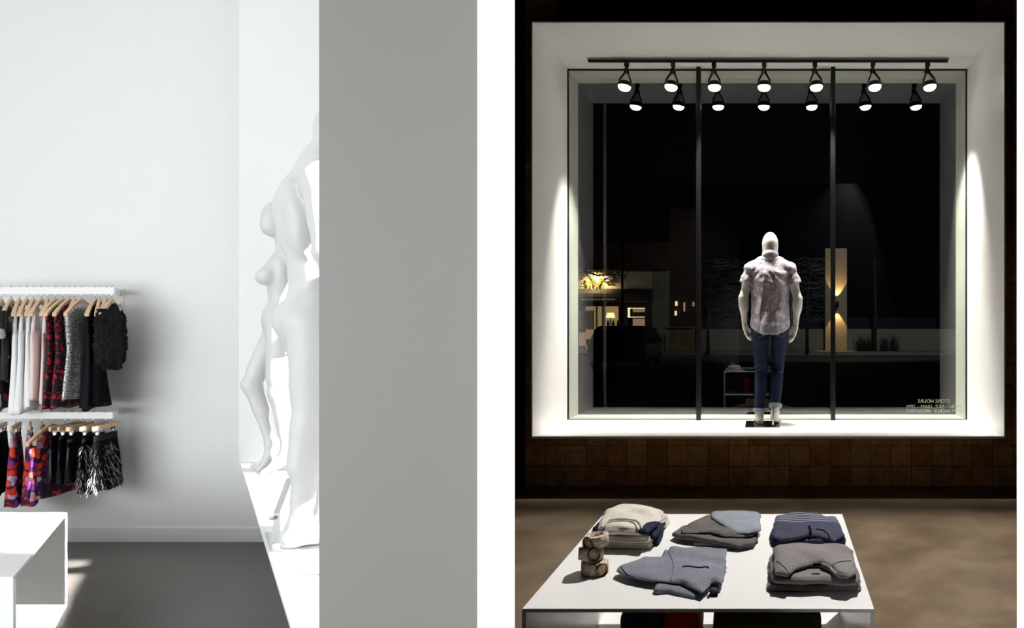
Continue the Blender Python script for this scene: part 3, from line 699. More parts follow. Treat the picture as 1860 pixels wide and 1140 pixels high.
def pouch(name, x0, x1, y0, y1, z0, z1, m, label, cat, bulge=.02, handle=None):
    r = tag(empty(name, ((x0+x1)/2, (y0+y1)/2, z0)), label, cat)
    hx, hy, hz = (x1-x0)/2, (y1-y0)/2, (z1-z0)
    F = Field((-hx-.03, -hy-.03, -.02), (hx+.03, hy+.03, hz+.03), .008)
    X, Y, Z = F.ax[0][:, None, None], F.ax[1][None, :, None], F.ax[2][None, None, :]
    t = np.clip(Z/hz, 0, 1); rr = .03
    qx = np.abs(X) - (hx - .006*t) + rr; qy = np.abs(Y) - (hy - .02*t) + rr; qz = np.abs(Z-hz/2) - hz/2 + rr
    F.F = np.sqrt(np.maximum(qx, 0)**2 + np.maximum(qy, 0)**2 + np.maximum(qz, 0)**2) + np.minimum(np.maximum(np.maximum(qx, qy), qz), 0) - rr + .003*np.sin(X*40+Z*50)*np.sin(Z*33-Y*20)
    pos, fs = F.mesh(); nmesh('bag_body', pos, fs, m, r)
    MB().box(-.012, .012, -hy+.03, hy-.03, hz-.004, hz+.004).box(-.012, .012, -hy+.002, -hy+.008, .05, hz-.05).build('strap', M['black_soft'], r)
    return r
pouch('canvas_pouch', -.432, -.302, 2.12, 2.42, .3402, .60, M['navy_bag'], 'navy canvas bag on the shelf under the table, left of the red one', 'bag')
pouch('canvas_pouch', -.300, -.188, 2.12, 2.42, .3402, .60, M['red_bag'], 'red canvas bag on the shelf under the table', 'bag')
pouch('duffel_bag', -.150, .185, 2.08, 2.45, .3402, .61, M['olive_bag'], 'wide dark olive bag on the shelf under the table', 'bag')

def folded(name, label, outline, z0, th, m, parent=None, group=None, amp=.004, layers=2, cat='folded garment', seed=0, hi=None, step=.0045, round_=.006, dome=0):
    """a folded garment: outline traced in plan, real thickness, rounded folded edges"""
    zt = z0 + th
    poly = [g2(x, y, z0 + th*.5) for x, y in outline]
    cx = sum(p[0] for p in poly)/len(poly); cy = sum(p[1] for p in poly)/len(poly)
    poly = [(p[0]-cx, p[1]-cy) for p in poly]
    xs = [p[0] for p in poly]; ys = [p[1] for p in poly]
    F = Field((min(xs)-.02, min(ys)-.02, -.012), (max(xs)+.02, max(ys)+.02, th+.03+dome), step); F.n
    X, Y = np.meshgrid(F.ax[0], F.ax[1], indexing='ij')
    X = X + .0022*np.sin(Y*31+seed) + .0007*np.sin(Y*110+seed*2); Y = Y + .0022*np.sin(X*27+seed*1.7) + .0007*np.sin(X*120+seed)
    d = np.full(X.shape, 1e9); ins = np.zeros(X.shape, bool); n = len(poly)
    for i in range(n):
        ax, ay = poly[i]; bx, by = poly[(i+1) % n]; ex, ey = bx-ax, by-ay
        wx, wy = X-ax, Y-ay; t = np.clip((wx*ex+wy*ey)/(ex*ex+ey*ey+1e-12), 0, 1)
        d = np.minimum(d, (wx-ex*t)**2 + (wy-ey*t)**2)
        c = ((ay <= Y) & (by > Y)) | ((by <= Y) & (ay > Y)); xx = ax + (Y-ay)/(by-ay+1e-12)*ex
        ins ^= c & (X < xx)
    d = np.sqrt(d); d = np.where(ins, -d, d)
    rng = np.random.RandomState(seed+1); H = np.zeros_like(X)
    for _ in range(7):
        a, f, p = rng.uniform(0, PI), rng.uniform(14, 55), rng.uniform(0, 6); H += np.sin((X*math.cos(a)+Y*math.sin(a))*f + p + 1.2*np.sin(X*18+Y*25+p))/3
    top = th + amp*H + dome*(1-np.clip(np.abs(X)/(max(xs)), 0, 1)**2)*np.clip(1-np.abs(Y)/max(ys), 0, 1)**.5
    top = top - .35*th*np.clip(1 + d/.02, 0, 1)**2
    if hi: top = top + hi(X, Y)
    Z = F.ax[2][None, None, :]; D = d[:, :, None] + .0034*np.cos(2*PI*Z*layers/th + .6*np.sin(X*25)[:, :, None])
    TT = top[:, :, None]; r = min(round_, th*.4)
    qx = D + r; qz = np.abs(Z - TT/2) - TT/2 + r
    F.F = np.sqrt(np.maximum(qx, 0)**2 + np.maximum(qz, 0)**2) + np.minimum(np.maximum(qx, qz), 0) - r
    pos, fs = F.mesh(); o = nmesh(name, pos, fs, m, parent)
    o.location = (cx, cy, z0)
    if parent: o.location = Vector((cx, cy, z0)) - parent.location
    bvh = BVHTree.FromPolygons([Vector(p) for p in pos], [tuple(f) for f in fs])
    o['_'] = 0; del o['_']
    if label: tag(o, label, cat, group)
    def drop(px, py, z=None, off=.0015):
        q = g2(px, py, zt if z is None else z); h = bvh.ray_cast(Vector((q[0]-cx, q[1]-cy, .3)), Vector((0, 0, -1)))[0]
        if h is None or h.z < th*.3: return None
        return Vector((q[0]-cx, q[1]-cy, (h.z if h else th) + off))
    return o, drop
def line(o, drop, pts, r, m, name, n=6, sub=6, off=.0015):
    out = []
    for a, b in zip(pts, pts[1:]):
        for k in range(sub): out.append(drop(a[0]+(b[0]-a[0])*k/sub, a[1]+(b[1]-a[1])*k/sub, off=off))
    out.append(drop(*pts[-1], off=off))
    out = [p for p in out if p is not None]
    if len(out) < 2: print('short line', name); return None
    return MB().tube(out, r, n).build(name, m, o, True)
Z0 = HT + .0002
# pile of three cream sweaters
o, d = folded('folded_sweater', 'cream sweater with navy sleeves, bottom of the cream pile at the table\'s back left', [(1072, 984), (1090, 955), (1112, 940), (1208, 940), (1217, 944), (1200, 962), (1181, 990), (1150, 990.5), (1095, 990)], Z0, .026, M['cream'], None, 'cream sweaters in a pile', seed=3, layers=2)
s_, _ = folded('sleeve', None, [(1059, 985), (1078, 959), (1092, 950), (1085, 974), (1066, 986)], Z0+.004, .010, M['navy'], o, seed=5, layers=1)
s_, _ = folded('sleeve', None, [(1160, 978), (1180, 962), (1207, 954), (1204, 968), (1194, 984), (1165, 984)], Z0+.002, .0255, M['navy'], o, seed=6, layers=2, amp=.001)
o, d = folded('folded_sweater', 'cream sweater with navy sleeve, middle of the cream pile', [(1077, 972), (1092, 950), (1108, 936), (1206, 934), (1214, 938), (1195, 955), (1182, 978), (1150, 980), (1110, 979), (1080, 977)], Z0+.026, .026, M['cream'], None, 'cream sweaters in a pile', seed=11, layers=2)
s_, _ = folded('sleeve', None, [(1160, 970), (1180, 958), (1207, 950), (1199, 964), (1188, 975), (1160, 974)], Z0+.029, .0245, M['navy'], o, seed=6, layers=1, amp=.001)
o, d = folded('folded_sweater', 'cream round neck sweater with navy shoulder blocks, top of the cream pile', [(1086, 962), (1090, 948), (1100, 930), (1112, 923), (1130, 919), (1150, 920), (1176, 924), (1207, 928), (1199, 944), (1184, 958), (1171, 967), (1150, 967), (1120, 966), (1100, 966)], Z0+.052, .022, M['cream'], None, 'cream sweaters in a pile', seed=17, layers=1, dome=.012)
s_, _ = folded('shoulder_block', None, [(1078, 961), (1092, 943), (1098, 948), (1090, 963), (1082, 964)], Z0+.052, .022, M['navy'], o, seed=8, layers=1)
s_, _ = folded('shoulder_block', None, [(1167, 953), (1196, 948), (1187, 958), (1177, 967), (1160, 965)], Z0+.0545, .0235, M['navy'], o, seed=9, layers=1, amp=.001)
line(o, d, [(1091, 961), (1097, 953), (1105, 949), (1120, 947), (1140, 947), (1155, 949), (1163, 954), (1168, 963)], .0050, M['cream'], 'neckband', 8)
line(o, d, [(1096, 961), (1102, 954), (1120, 951), (1140, 951), (1153, 954), (1160, 963)], .0030, M['cream_in'], 'inner_neckband', 8)
# pile of charcoal and blue grey tops
o, d = folded('folded_tshirt', 'blue grey and charcoal t-shirt, bottom of the pile at the table\'s back centre', [(1258, 984), (1262, 976), (1300, 965), (1378, 962), (1381, 968), (1370, 990), (1362, 993), (1342, 996), (1300, 990), (1262, 988)], Z0, .012, M['blue_heather'], None, 'charcoal tops in a pile', seed=21, layers=2)
o, d = folded('folded_tshirt', 'charcoal t-shirt with pointed sleeve, middle of the back centre pile', [(1220, 970), (1240, 958), (1280, 938), (1375, 940), (1379, 965), (1372, 985), (1345, 991), (1310, 987), (1262, 980), (1235, 976)], Z0+.012, .014, M['charcoal'], None, 'charcoal tops in a pile', seed=25, layers=3)
o, d = folded('folded_tshirt', 'charcoal raglan t-shirt with blue grey front, top of the back centre pile', [(1236, 962), (1250, 953), (1270, 941), (1290, 934), (1293, 930), (1376, 930), (1381, 936), (1380, 963), (1368, 972), (1345, 976), (1318, 974), (1290, 966), (1262, 968), (1240, 968)], Z0+.026, .012, M['charcoal'], None, 'charcoal tops in a pile', seed=31, layers=1)
s_, _ = folded('front_panel', None, [(1293, 929), (1335, 929), (1376, 930), (1381, 935), (1380.5, 962), (1355, 967.5), (1341, 968), (1325, 962), (1308, 950), (1296, 942), (1291, 937)], Z0+.034, .014, M['blue_heather'], o, seed=33, layers=1, amp=.001)
# slate grey t-shirts, front centre
o, d = folded('folded_tshirt', 'slate grey t-shirt underneath at the table\'s front centre', [(1187, 1074), (1189, 1058), (1215, 1030), (1300, 1030), (1310, 1072), (1290, 1068), (1262, 1083), (1245, 1080), (1215, 1074), (1195, 1076)], Z0, .014, M['slate'], None, 'slate t-shirts in a pile', seed=41, layers=3)
o, d = folded('folded_tshirt', 'slate grey t-shirt with a chest pocket, on top at the table\'s front centre', [(1119, 1037), (1122, 1031), (1150, 1018), (1172, 1007), (1186, 1010), (1202, 1010), (1209, 998), (1214, 1004), (1216, 994), (1230, 993), (1320, 996), (1318, 1030), (1313, 1060), (1295, 1056), (1275, 1075), (1262, 1070), (1240, 1060), (1200, 1056), (1170, 1052), (1140, 1045)], Z0+.014, .013, M['slate'], None, 'slate t-shirts in a pile', seed=43, layers=1)
line(o, d, [(1240, 1033), (1252, 1032), (1270, 1033.5), (1284, 1032), (1287, 1034.5)], .0022, mat('dark_fold', (.03, .032, .045), .9), 'pocket_edge')
line(o, d, [(1214, 1000), (1222, 1015), (1224, 1035), (1218, 1056)], .0010, M['slate'], 'sleeve_seam')
line(o, d, [(1128, 1030), (1140, 1040), (1160, 1046)], .0010, M['slate'], 'hem_seam')
line(o, d, [(1277, 1073), (1284, 1063), (1298, 1056), (1312, 1059)], .0035, M['blue_heather'], 'neckband', 8)
tg = MB(); 
q = G(1297, 1074, HT+.012); tg.box(q.x-.012, q.x+.010, q.y-.006, q.y+.012, HT+.0006, HT+.009); tg.tube([(q.x-.012, q.y, HT+.005), (q.x-.018, q.y-.012, HT+.003), (q.x-.012, q.y-.02, HT+.002)], .0015, 5)
tag(tg.build('security_tag', M['black_soft']), 'small black tag poking out under the slate grey t-shirts', 'tag')
# navy striped tops, back right
o, d = folded('folded_shirt', 'navy striped top underneath at the table\'s back right corner', [(1399, 983), (1400, 968), (1408, 945), (1520, 940), (1535, 978), (1533, 984), (1513, 988), (1480, 986), (1430, 987), (1402, 987)], Z0, .020, M['stripe'], None, 'navy tops in a pile', seed=51, layers=2)
o, d = folded('folded_shirt', 'navy top with grey stripes, on top at the table\'s back right corner', [(1401, 975), (1403, 960), (1408, 940), (1410, 935), (1440, 933), (1465, 935), (1483, 932), (1505, 938), (1520, 942), (1526, 956), (1534, 972), (1515, 981), (1490, 974), (1465, 972), (1440, 978), (1415, 980)], Z0+.020, .018, M['stripe'], None, 'navy tops in a pile', seed=53, layers=1)
line(o, d, [(1442, 979), (1456, 973), (1474, 971), (1492, 974), (1508, 983)], .0035, M['navy'], 'neckband', 8)
line(o, d, [(1482, 960), (1496, 961), (1504, 968), (1511, 978)], .0018, M['black_soft'], 'collar_edge')
line(o, d, [(1461, 970), (1472, 969), (1484, 970)], .0035, M['black_soft'], 'label')
line(o, d, [(1472, 968), (1472, 961), (1470, 957)], .0045, M['black_soft'], 'hanger_loop')
# grey sweaters, front right
o, d = folded('folded_sweater', 'grey sweater, bottom of the pile at the table\'s front right', [(1395, 1066), (1396, 1030), (1400, 1005), (1545, 1003), (1557, 1036), (1564, 1064), (1560, 1068), (1480, 1068), (1400, 1067)], Z0, .022, M['grey_knit'], None, 'grey sweaters in a pile', seed=61, layers=2)
o, d = folded('folded_sweater', 'grey sweater with ribbed neckline, middle of the front right pile', [(1402, 1051), (1401, 1020), (1404, 1000), (1544, 998), (1554, 1035), (1558, 1052), (1556, 1057), (1530, 1059), (1490, 1054), (1460, 1057), (1425, 1056), (1404, 1054)], Z0+.022, .022, M['grey_knit'], None, 'grey sweaters in a pile', seed=63, layers=1)
o, d = folded('folded_sweater', 'grey round neck sweater, top of the pile at the table\'s front right', [(1409, 1041), (1405, 1010), (1405, 998), (1411, 994), (1435, 990), (1455, 989), (1475, 991), (1500, 989), (1540, 995), (1549, 1001), (1550, 1012), (1557, 1042), (1540, 1047), (1522, 1045), (1512, 1035), (1490, 1026), (1470, 1026), (1445, 1035), (1434, 1045), (1420, 1042)], Z0+.044, .018, M['grey_knit'], None, 'grey sweaters in a pile', seed=67, layers=1, dome=.006)
line(o, d, [(1437, 1040), (1450, 1031), (1465, 1024), (1480, 1022), (1495, 1023), (1508, 1028), (1517, 1036), (1523, 1042)], .0042, M['rib'], 'ribbed_neckband', 8)
line(o, d, [(1411, 1019), (1422, 1028), (1434, 1037)], .0014, M['rib'], 'shoulder_seam')
line(o, d, [(1512, 1028), (1525, 1022), (1546, 1017)], .0014, M['rib'], 'shoulder_seam')
o2 = o
q = G(1485, 1029, HT+.062)
MB().box(q.x-.012-o.location.x, q.x+.010-o.location.x, q.y+.004-o.location.y, q.y+.012-o.location.y, .019, .0245).build('neck_label', M['black_soft'], o)
# three rolled woven belts
def belt(c, r0, h, tilt, rz, lab, turns=3, ring=(0, 0)):
    root = tag(empty('rolled_belt', c), lab, 'belt', 'rolled woven belts'); root.rotation_euler = (tilt[0], tilt[1], rz)
    n = 34*turns; vs = []; fs = []; th = .0042
    for k in range(n+1):
        a = 2*PI*k/34; r = r0 - (turns-k/34)*.0068; w = 1 + .035*math.sin(a*9)
        for rr, z in ((r, 0), (r+th, .0015), (r+th*1.15, h*.5), (r+th, h-.0015), (r, h)):
            vs.append((rr*w*math.cos(a), rr*w*math.sin(a), z + .0007*math.sin(a*23)))
    m = 5
    for k in range(n):
        for j in range(m): fs.append((k*m+j, (k+1)*m+j, (k+1)*m+(j+1) % m, k*m+(j+1) % m))
    fs += [tuple(range(m))[::-1], tuple(range(n*m, n*m+m))]
    mesh('woven_strap', vs, fs, M['weave'], root, True)
    for q in range(2):
        pts = [(ring[1] + .004*q - .002, .017*math.cos(a)*1.0, h*.5 + .019*math.sin(a)) for a in [2*PI*k/20 for k in range(20)]]
        pts = [Vector(p) for p in pts]; Q = Matrix.Rotation(ring[0], 3, 'Z')
        MB().tube([Q @ (p + V3(r0+.004 if True else 0, 0, 0)) for p in pts], .0022, 6, True).build('ring_buckle', M['brass'], root, True)
    return root
bc = G(1080, 1040, HT)
belt((bc.x, bc.y, HT+.0008), .037, .036, (0, 0), .4, 'rolled beige woven belt at the bottom of the belt stack', ring=(-1.25, .002))
belt((bc.x-.014, bc.y+.003, HT+.0395), .036, .036, (.10, .12), 2.2, 'rolled beige woven belt in the middle of the belt stack', ring=(-3.3, .002))
belt((bc.x+.004, bc.y+.010, HT+.079), .033, .034, (-.06, -.10), 1.0, 'rolled beige woven belt on top of the belt stack', 2, ring=(-3.1, -.002))

# ------------------------------------------------------------------ left display box with its two mannequins
A1 = (-3.64, 5.0); B1 = (-.995, 1.636)
lb = tag(empty('display_box', (0, 0, 0)), 'tall white window display box jutting into the daylit room, mannequins inside', 'display window')
MB().prism([A1, B1, (-.74, 1.636), (-2.30, 5.0)], ZB-.02, ZB).build('sill', M['sill'], lb)
MB().box(-3.65, -2.25, 5.0, 5.02, ZB-.02, 4.3).build('end_panel', M['white_paint'], lb)
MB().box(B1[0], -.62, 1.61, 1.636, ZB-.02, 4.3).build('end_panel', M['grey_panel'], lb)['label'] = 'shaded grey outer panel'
MB().prism([A1, B1, (-.74, 1.636), (-2.30, 5.0)], 4.3, 4.32).build('top_panel', M['white_paint'], lb)
for y in (1.75, 2.72, 3.5, 4.2, 4.97):
    x = -.74 - 1.56*(y-1.636)/3.364
    MB().box(x-.03, x+.03, y-.02, y+.02, ZB, 4.3).build('mullion', M['white_paint'], lb)

struct('wall_window_base', MB().prism([(-3.35, 5.02), (-3.35, BACKL), (-2.2, BACKL), (-.70, 1.66), (-.76, 1.66)], ZL, ZB-.0202), M['white_paint'])

def male():
    s = 1.9/1.857
    Y0 = 3.14
    root = tag(empty('mannequin', (P(561, 985, Y0).x, Y0, ZB+.010)), 'nude white male mannequin seen from behind, nearest in the daylit window', 'mannequin')
    J = dict(pelvis=(0, .012, .985), chest=(0, -.005, 1.36), neck=(0, .055, 1.59), head=(0, .112, 1.77),
        sh={-1: (-.205, -.01, 1.50), 1: (.205, -.01, 1.50)}, el={-1: (-.245, .02, 1.215), 1: (.258, .00, 1.21)},
        wr={-1: (-.235, .11, .97), 1: (.262, .12, .98)},
        hip={-1: (-.092, 0, .93), 1: (.092, 0, .93)}, kn={-1: (-.080, .095, .51), 1: (.080, -.01, .51)},
        an={-1: (-.085, .085, .088), 1: (.08, -.05, .088)}, foot={-1: (-.15, 1, 0), 1: (.15, 1, 0)})
    J = scaleJ(J, s); J['legq'] = 1.2
    F = Field((-.42, -.25, -.02), (.42, .27, 1.93), .0085)
    torso(F, J, 'm')
    for g in (-1, 1): arm(F, J, g, 'm'); leg(F, J, g, 'm')
    Pv = Vector(J['pelvis']); F.ell(Pv + V3(0, .105, -.075), (.03, .03, .045), .03)
    pos, fs = F.mesh(); nmesh('body', pos, fs, M['mannequin'], root)
    for g in (-1, 1): hand(root, M['mannequin'], Vector(J['wr'][g]), (-g*.1, .25, -1), (0, 1, .2))
    bv = BVHTree.FromPolygons([Vector(p) for p in pos], [tuple(f) for f in fs])
    for g in (-1, 1):
        S = Vector(J['sh'][g]); ln = []
        for k in range(25):
            a = 2*PI*k/24; d_ = V3(-g*.35*max(0, math.sin(a)), math.cos(a), math.sin(a)).normalized()
            c0 = S + V3(-g*.035 - g*.0*a, 0, -.02); h = bv.ray_cast(c0 + d_*.3, -d_)[0]
            if h and math.sin(a) > -.75: ln.append((a, h + d_*.0004))
        ln.sort(key=lambda q: (q[0] + 1.2) % (2*PI)); MB().tube([q[1] for q in ln], .0009, 5).build('shoulder_joint', mat('joint_grey', (.5, .5, .5), .5), root, True)
    root.rotation_euler = (0, 0, R(-46))
    return root
male()
def female():
    s = 1.76/1.73
    Y0 = 4.72
    root = tag(empty('mannequin', (P(509, 852, Y0).x, Y0, ZB+.010)), 'nude white female mannequin stepping forward, behind the male one in the daylit window', 'mannequin')
    J = dict(pelvis=(0, .0, .925), chest=(0, -.005, 1.235), neck=(0, -.025, 1.43), head=(0, .02, 1.615),
        sh={-1: (-.155, -.035, 1.375), 1: (.155, -.035, 1.375)}, el={-1: (-.235, -.13, 1.13), 1: (.235, -.13, 1.13)},
        wr={-1: (-.22, -.08, .90), 1: (.22, -.08, .90)},
        hip={-1: (-.082, 0, .88), 1: (.082, 0, .88)}, kn={-1: (-.07, .02, .49), 1: (.055, .150, .545)},
        an={-1: (-.08, -.03, .12), 1: (.045, .045, .165)}, foot={-1: (-.1, 1, -.35), 1: (.0, 1, -1.0)},
        back={1: (0, -.9, -.3)})
    J = scaleJ(J, s)
    F = Field((-.36, -.25, -.02), (.36, .36, 1.78), .0080)
    torso(F, J, 'f')
    for g in (-1, 1): arm(F, J, g, 'f'); leg(F, J, g, 'f')
    pos, fs = F.mesh(); nmesh('body', pos, fs, M['mannequin'], root)
    for g in (-1, 1): hand(root, M['mannequin'], Vector(J['wr'][g]), (-g*.1, .2, -1), (0, 1, .2), L=.165)
    root.rotation_euler = (0, 0, R(128))
    return root
female()
def stand(label, poly, rod):
    r = tag(empty('mannequin_stand', (0, 0, 0)), label, 'mannequin stand')
    MB().prism(poly, ZB, ZB+.009).build('base_plate', M['steel'], r, bevel=.001)
    MB().bar(rod[0], rod[1], .030, .008, (0, 1, 0)).bar(rod[1], rod[2], .026, .006, (0, 1, 0)).build('calf_rod', M['steel'], r)
    MB().lathe([(.005, -.012), (.008, -.010), (.008, .010), (.005, .012)], Vector(rod[0]).lerp(Vector(rod[1]), .85) + V3(-.012, -.01, 0), (1, 0, 0), 12).build('thumb_screw', M['chrome'], r, True)
a = G(492, 1001, ZB); b = G(481, 970, ZB)
r0 = G(503, 993, ZB); r1 = Vector((r0.x, r0.y, EYE-(930-PY)*r0.y/F0)); r2 = P(526, 868, 3.16)
stand('polished steel plate and calf rod under the male mannequin', [(a.x, a.y), (a.x+.42, a.y), (a.x+.34, b.y+.03), (b.x, b.y)], [(r0.x, r0.y, ZB+.009), tuple(r1), tuple(r2)])
a = G(460, 855, ZB); b = G(457, 844, ZB)
stand('polished steel plate under the female mannequin', [(a.x, a.y), (a.x+.42, a.y), (a.x+.40, b.y+.02), (b.x, b.y)], [(a.x+.30, a.y+.03, ZB+.009), (a.x+.30, a.y+.03, ZB+.12), (a.x+.24, a.y+.09, ZB+.24)])

# ------------------------------------------------------------------ low white table of the day room (open-ended tube)
zt = EYE - 1.0625
q1, q2 = G(122, 930, zt), G(24, 1047, zt)
LX = -6.2
tb2 = tag(empty('display_table', (0, 0, 0)), 'low white box table in sunlight at the lower left corner', 'table')
MB().prism([(LX, q1.y), (q1.x, q1.y), (q2.x, q2.y), (LX, q2.y)], zt-.012, zt).build('tabletop', M['white_gloss'], tb2)
MB().box(LX, q1.x, q1.y-.012, q1.y, ZL, zt-.012).build('back_panel', M['white_gloss'], tb2)
MB().box(LX, q2.x, q2.y, q2.y+.012, ZL, zt-.012).build('front_panel', M['white_gloss'], tb2)
kx = (q2.x-q1.x)/(q2.y-q1.y)
MB().prism([(LX, q1.y-.012), (q1.x-.012*kx, q1.y-.012), (q2.x+.012*kx, q2.y+.012), (LX, q2.y+.012)], ZL, ZL+.012).build('bottom_panel', M['white_gloss'], tb2)

# ------------------------------------------------------------------ clothes rails
YR = 5.05; SR = F0/YR
OBL = Vector((-.23, .30, 0))
def rail(name, label, z0, z1, xe):
    r = tag(empty(name, (0, 0, 0)), label, 'clothes rail')
    MB().box(-6.2, xe, YR-.004, YR+.004, z0, z1).build('rail_bar', M['white_gloss'], r)
    e = Vector((xe, YR)); f = e + Vector((OBL.x, OBL.y)); n = Vector((.006, .004))
    MB().prism([(e.x, e.y-.004), (e.x+.001, e.y+.004), (f.x+n.x, f.y-.001), (f.x-n.x, f.y-.001)], z0, z1).build('end_arm', M['white_gloss'], r)
    for x in (f.x, f.x-.95):
        MB().box(x-.03, x+.03, BACKL-.008, BACKL-.001, z0-.08, z1+.01).build('wall_bracket', M['white_gloss'], r)
        MB().lathe([(.018, 0), (.018, .015), (.012, .02)], (x, BACKL-.008, z0-.055), (0, -1, 0), 14).build('fixing_knob', M['white_gloss'], r, True)
    x = f.x-.95; MB().prism([(x-.004, BACKL-.008), (x+.004, BACKL-.008), (x+.004-OBL.x, YR+.004), (x-.004-OBL.x, YR+.004)], z0, z0+.03).build('support_arm', M['white_gloss'], r)
zT1, zT0 = EYE-(521-PY)/SR, EYE-(534-PY)/SR
zB1, zB0 = EYE-(748-PY)/SR, EYE-(760-PY)/SR
rail('clothes_rail', 'upper white wall-mounted clothes rail hung with tops and dresses', zT0, zT1, P(208, 0, YR).x)
rail('clothes_rail', 'lower white wall-mounted clothes rail hung with skirts and trousers', zB0, zB1, P(205, 0, YR).x)

def frame_at(px, deg):
    """hook position on the rail and the horizontal direction of the hanger's far end"""
    return P(px, 0, YR).x, math.atan2(.786, -.618) - R(deg)
def hook(r, ztop, zh):
    pts = [(0, 0, zh)] + [(0, 0, zh + (ztop-zh)*.35)]
    pts += [(0, .0, ztop-.02), (.012, 0, ztop+.004), (.006, 0, ztop+.0105), (-.004, 0, ztop+.009), (-.012, 0, ztop-.004)]
    # built in hanger space: local +X runs away from the viewer
    return MB().tube([(p[0], 0, p[2]) for p in pts], .0022, 6).build('hook', M['chrome'], r, True)
def wood_hanger(px, deg, ztop, label, group, drop=.035, L=.20, fall=.10):
    x, a = frame_at(px, deg)
    r = tag(empty('clothes_hanger', (x, YR, 0), a), label, 'hanger', group)
    zh = ztop - .052 - drop
    hook(r, ztop, zh)
    n = 15; vs = []; fs = []
    for i in range(n):
        t = -1 + 2*i/(n-1); z = zh - .012 - fall*abs(t)**1.35; h = .019*(1-.35*abs(t)) ; w = .007 + .005*abs(t)
        for sy, sz in ((-1, -1), (1, -1), (1, 1), (-1, 1)): vs.append((t*L, sy*w, z + sz*h))
    for i in range(n-1):
        for k in range(4): fs.append((i*4+k, (i+1)*4+k, (i+1)*4+(k+1) % 4, i*4+(k+1) % 4))
    fs += [(0, 1, 2, 3), tuple((n-1)*4+k for k in (3, 2, 1, 0))]
    o = mesh('hanger_body', vs, fs, M['wood'], r); b = o.modifiers.new('b', 'BEVEL'); b.width = .003; b.segments = 2
    return r, zh
def clip_hanger(px, deg, ztop, label, group, L=.17):
    x, a = frame_at(px, deg)
    r = tag(empty('clip_hanger', (x, YR, 0), a), label, 'hanger', group)
    zh = ztop - .095; hook(r, ztop, zh+.012)
    MB().box(-L, L, -.007, .007, zh-.020, zh+.012).build('hanger_bar', M['wood'], r, bevel=.003)
    MB().tube([(-L*.7, 0, zh-.035), (L*.7, 0, zh-.035)], .002, 6).build('clip_wire', M['chrome'], r)
    for s in (-1, 1):
        c = MB()
        for e in (-1, 1): c.bar((s*L*.65-.008, e*.008, zh-.018), (s*L*.65, e*.003, zh-.06), .012, .003, (1, 0, 0))
        c.box(s*L*.65-.008, s*L*.65+.008, -.006, .006, zh-.05, zh-.036).build('clip', M['chrome'], r)
    return r, zh
def loft(name, prof, m, parent, ripple=(5, .25, 0), n=44, seed=0, ruffle=0, smooth=True):
    """prof rows: z, half width along the hanger, half thickness, centre shift along the hanger"""
    rnd = random.Random(seed); vs = []; fs = []; rows = 34; ph = rnd.uniform(0, 6)
    zs = [p[0] for p in prof]; L = zs[0]-zs[-1]
    def I(z, k):
        return float(np.interp(-z, [-q for q in zs], [p[k] for p in prof]))
    for i in range(rows):
        t = i/(rows-1); z = zs[0] - L*t; hw, ht, sh = I(z, 1), I(z, 2), I(z, 3)
        for k in range(n):
            a = 2*PI*k/n; c, s_ = math.cos(a), math.sin(a)
            rip = ripple[1]*(t**.8)*math.sin(a*ripple[0] + ph + t*ripple[2]) + .4*ripple[1]*t*math.sin(a*(ripple[0]*2+1) + ph*2)
            x = sh + hw*math.copysign(abs(c)**.75, c)*(1+.10*rip); y = ht*math.copysign(abs(s_)**.8, s_)*(1+rip)
            dz = 0
            if ruffle: 
                q = ruffle*noise.noise(Vector((x*55, y*55 + seed, z*45))); x += q*c*1.2; y += q*s_*1.4 + q*.4; dz = q*.6
            if i == rows-1: dz += .010*math.sin(a*3+ph) 
            vs.append((x, y, z+dz))
    for i in range(rows-1):
        for k in range(n): fs.append((i*n+k, (i+1)*n+k, (i+1)*n+(k+1) % n, i*n+(k+1) % n))
    fs += [tuple(range(n)), tuple(range((rows-1)*n, rows*n))[::-1]]
    return mesh(name, vs, fs, m, parent, smooth)
def zpx(y): return EYE - (y-PY)/(F0/5.0)
UP = 'wooden hangers on the upper rail'; LO = 'hangers on the lower rail'
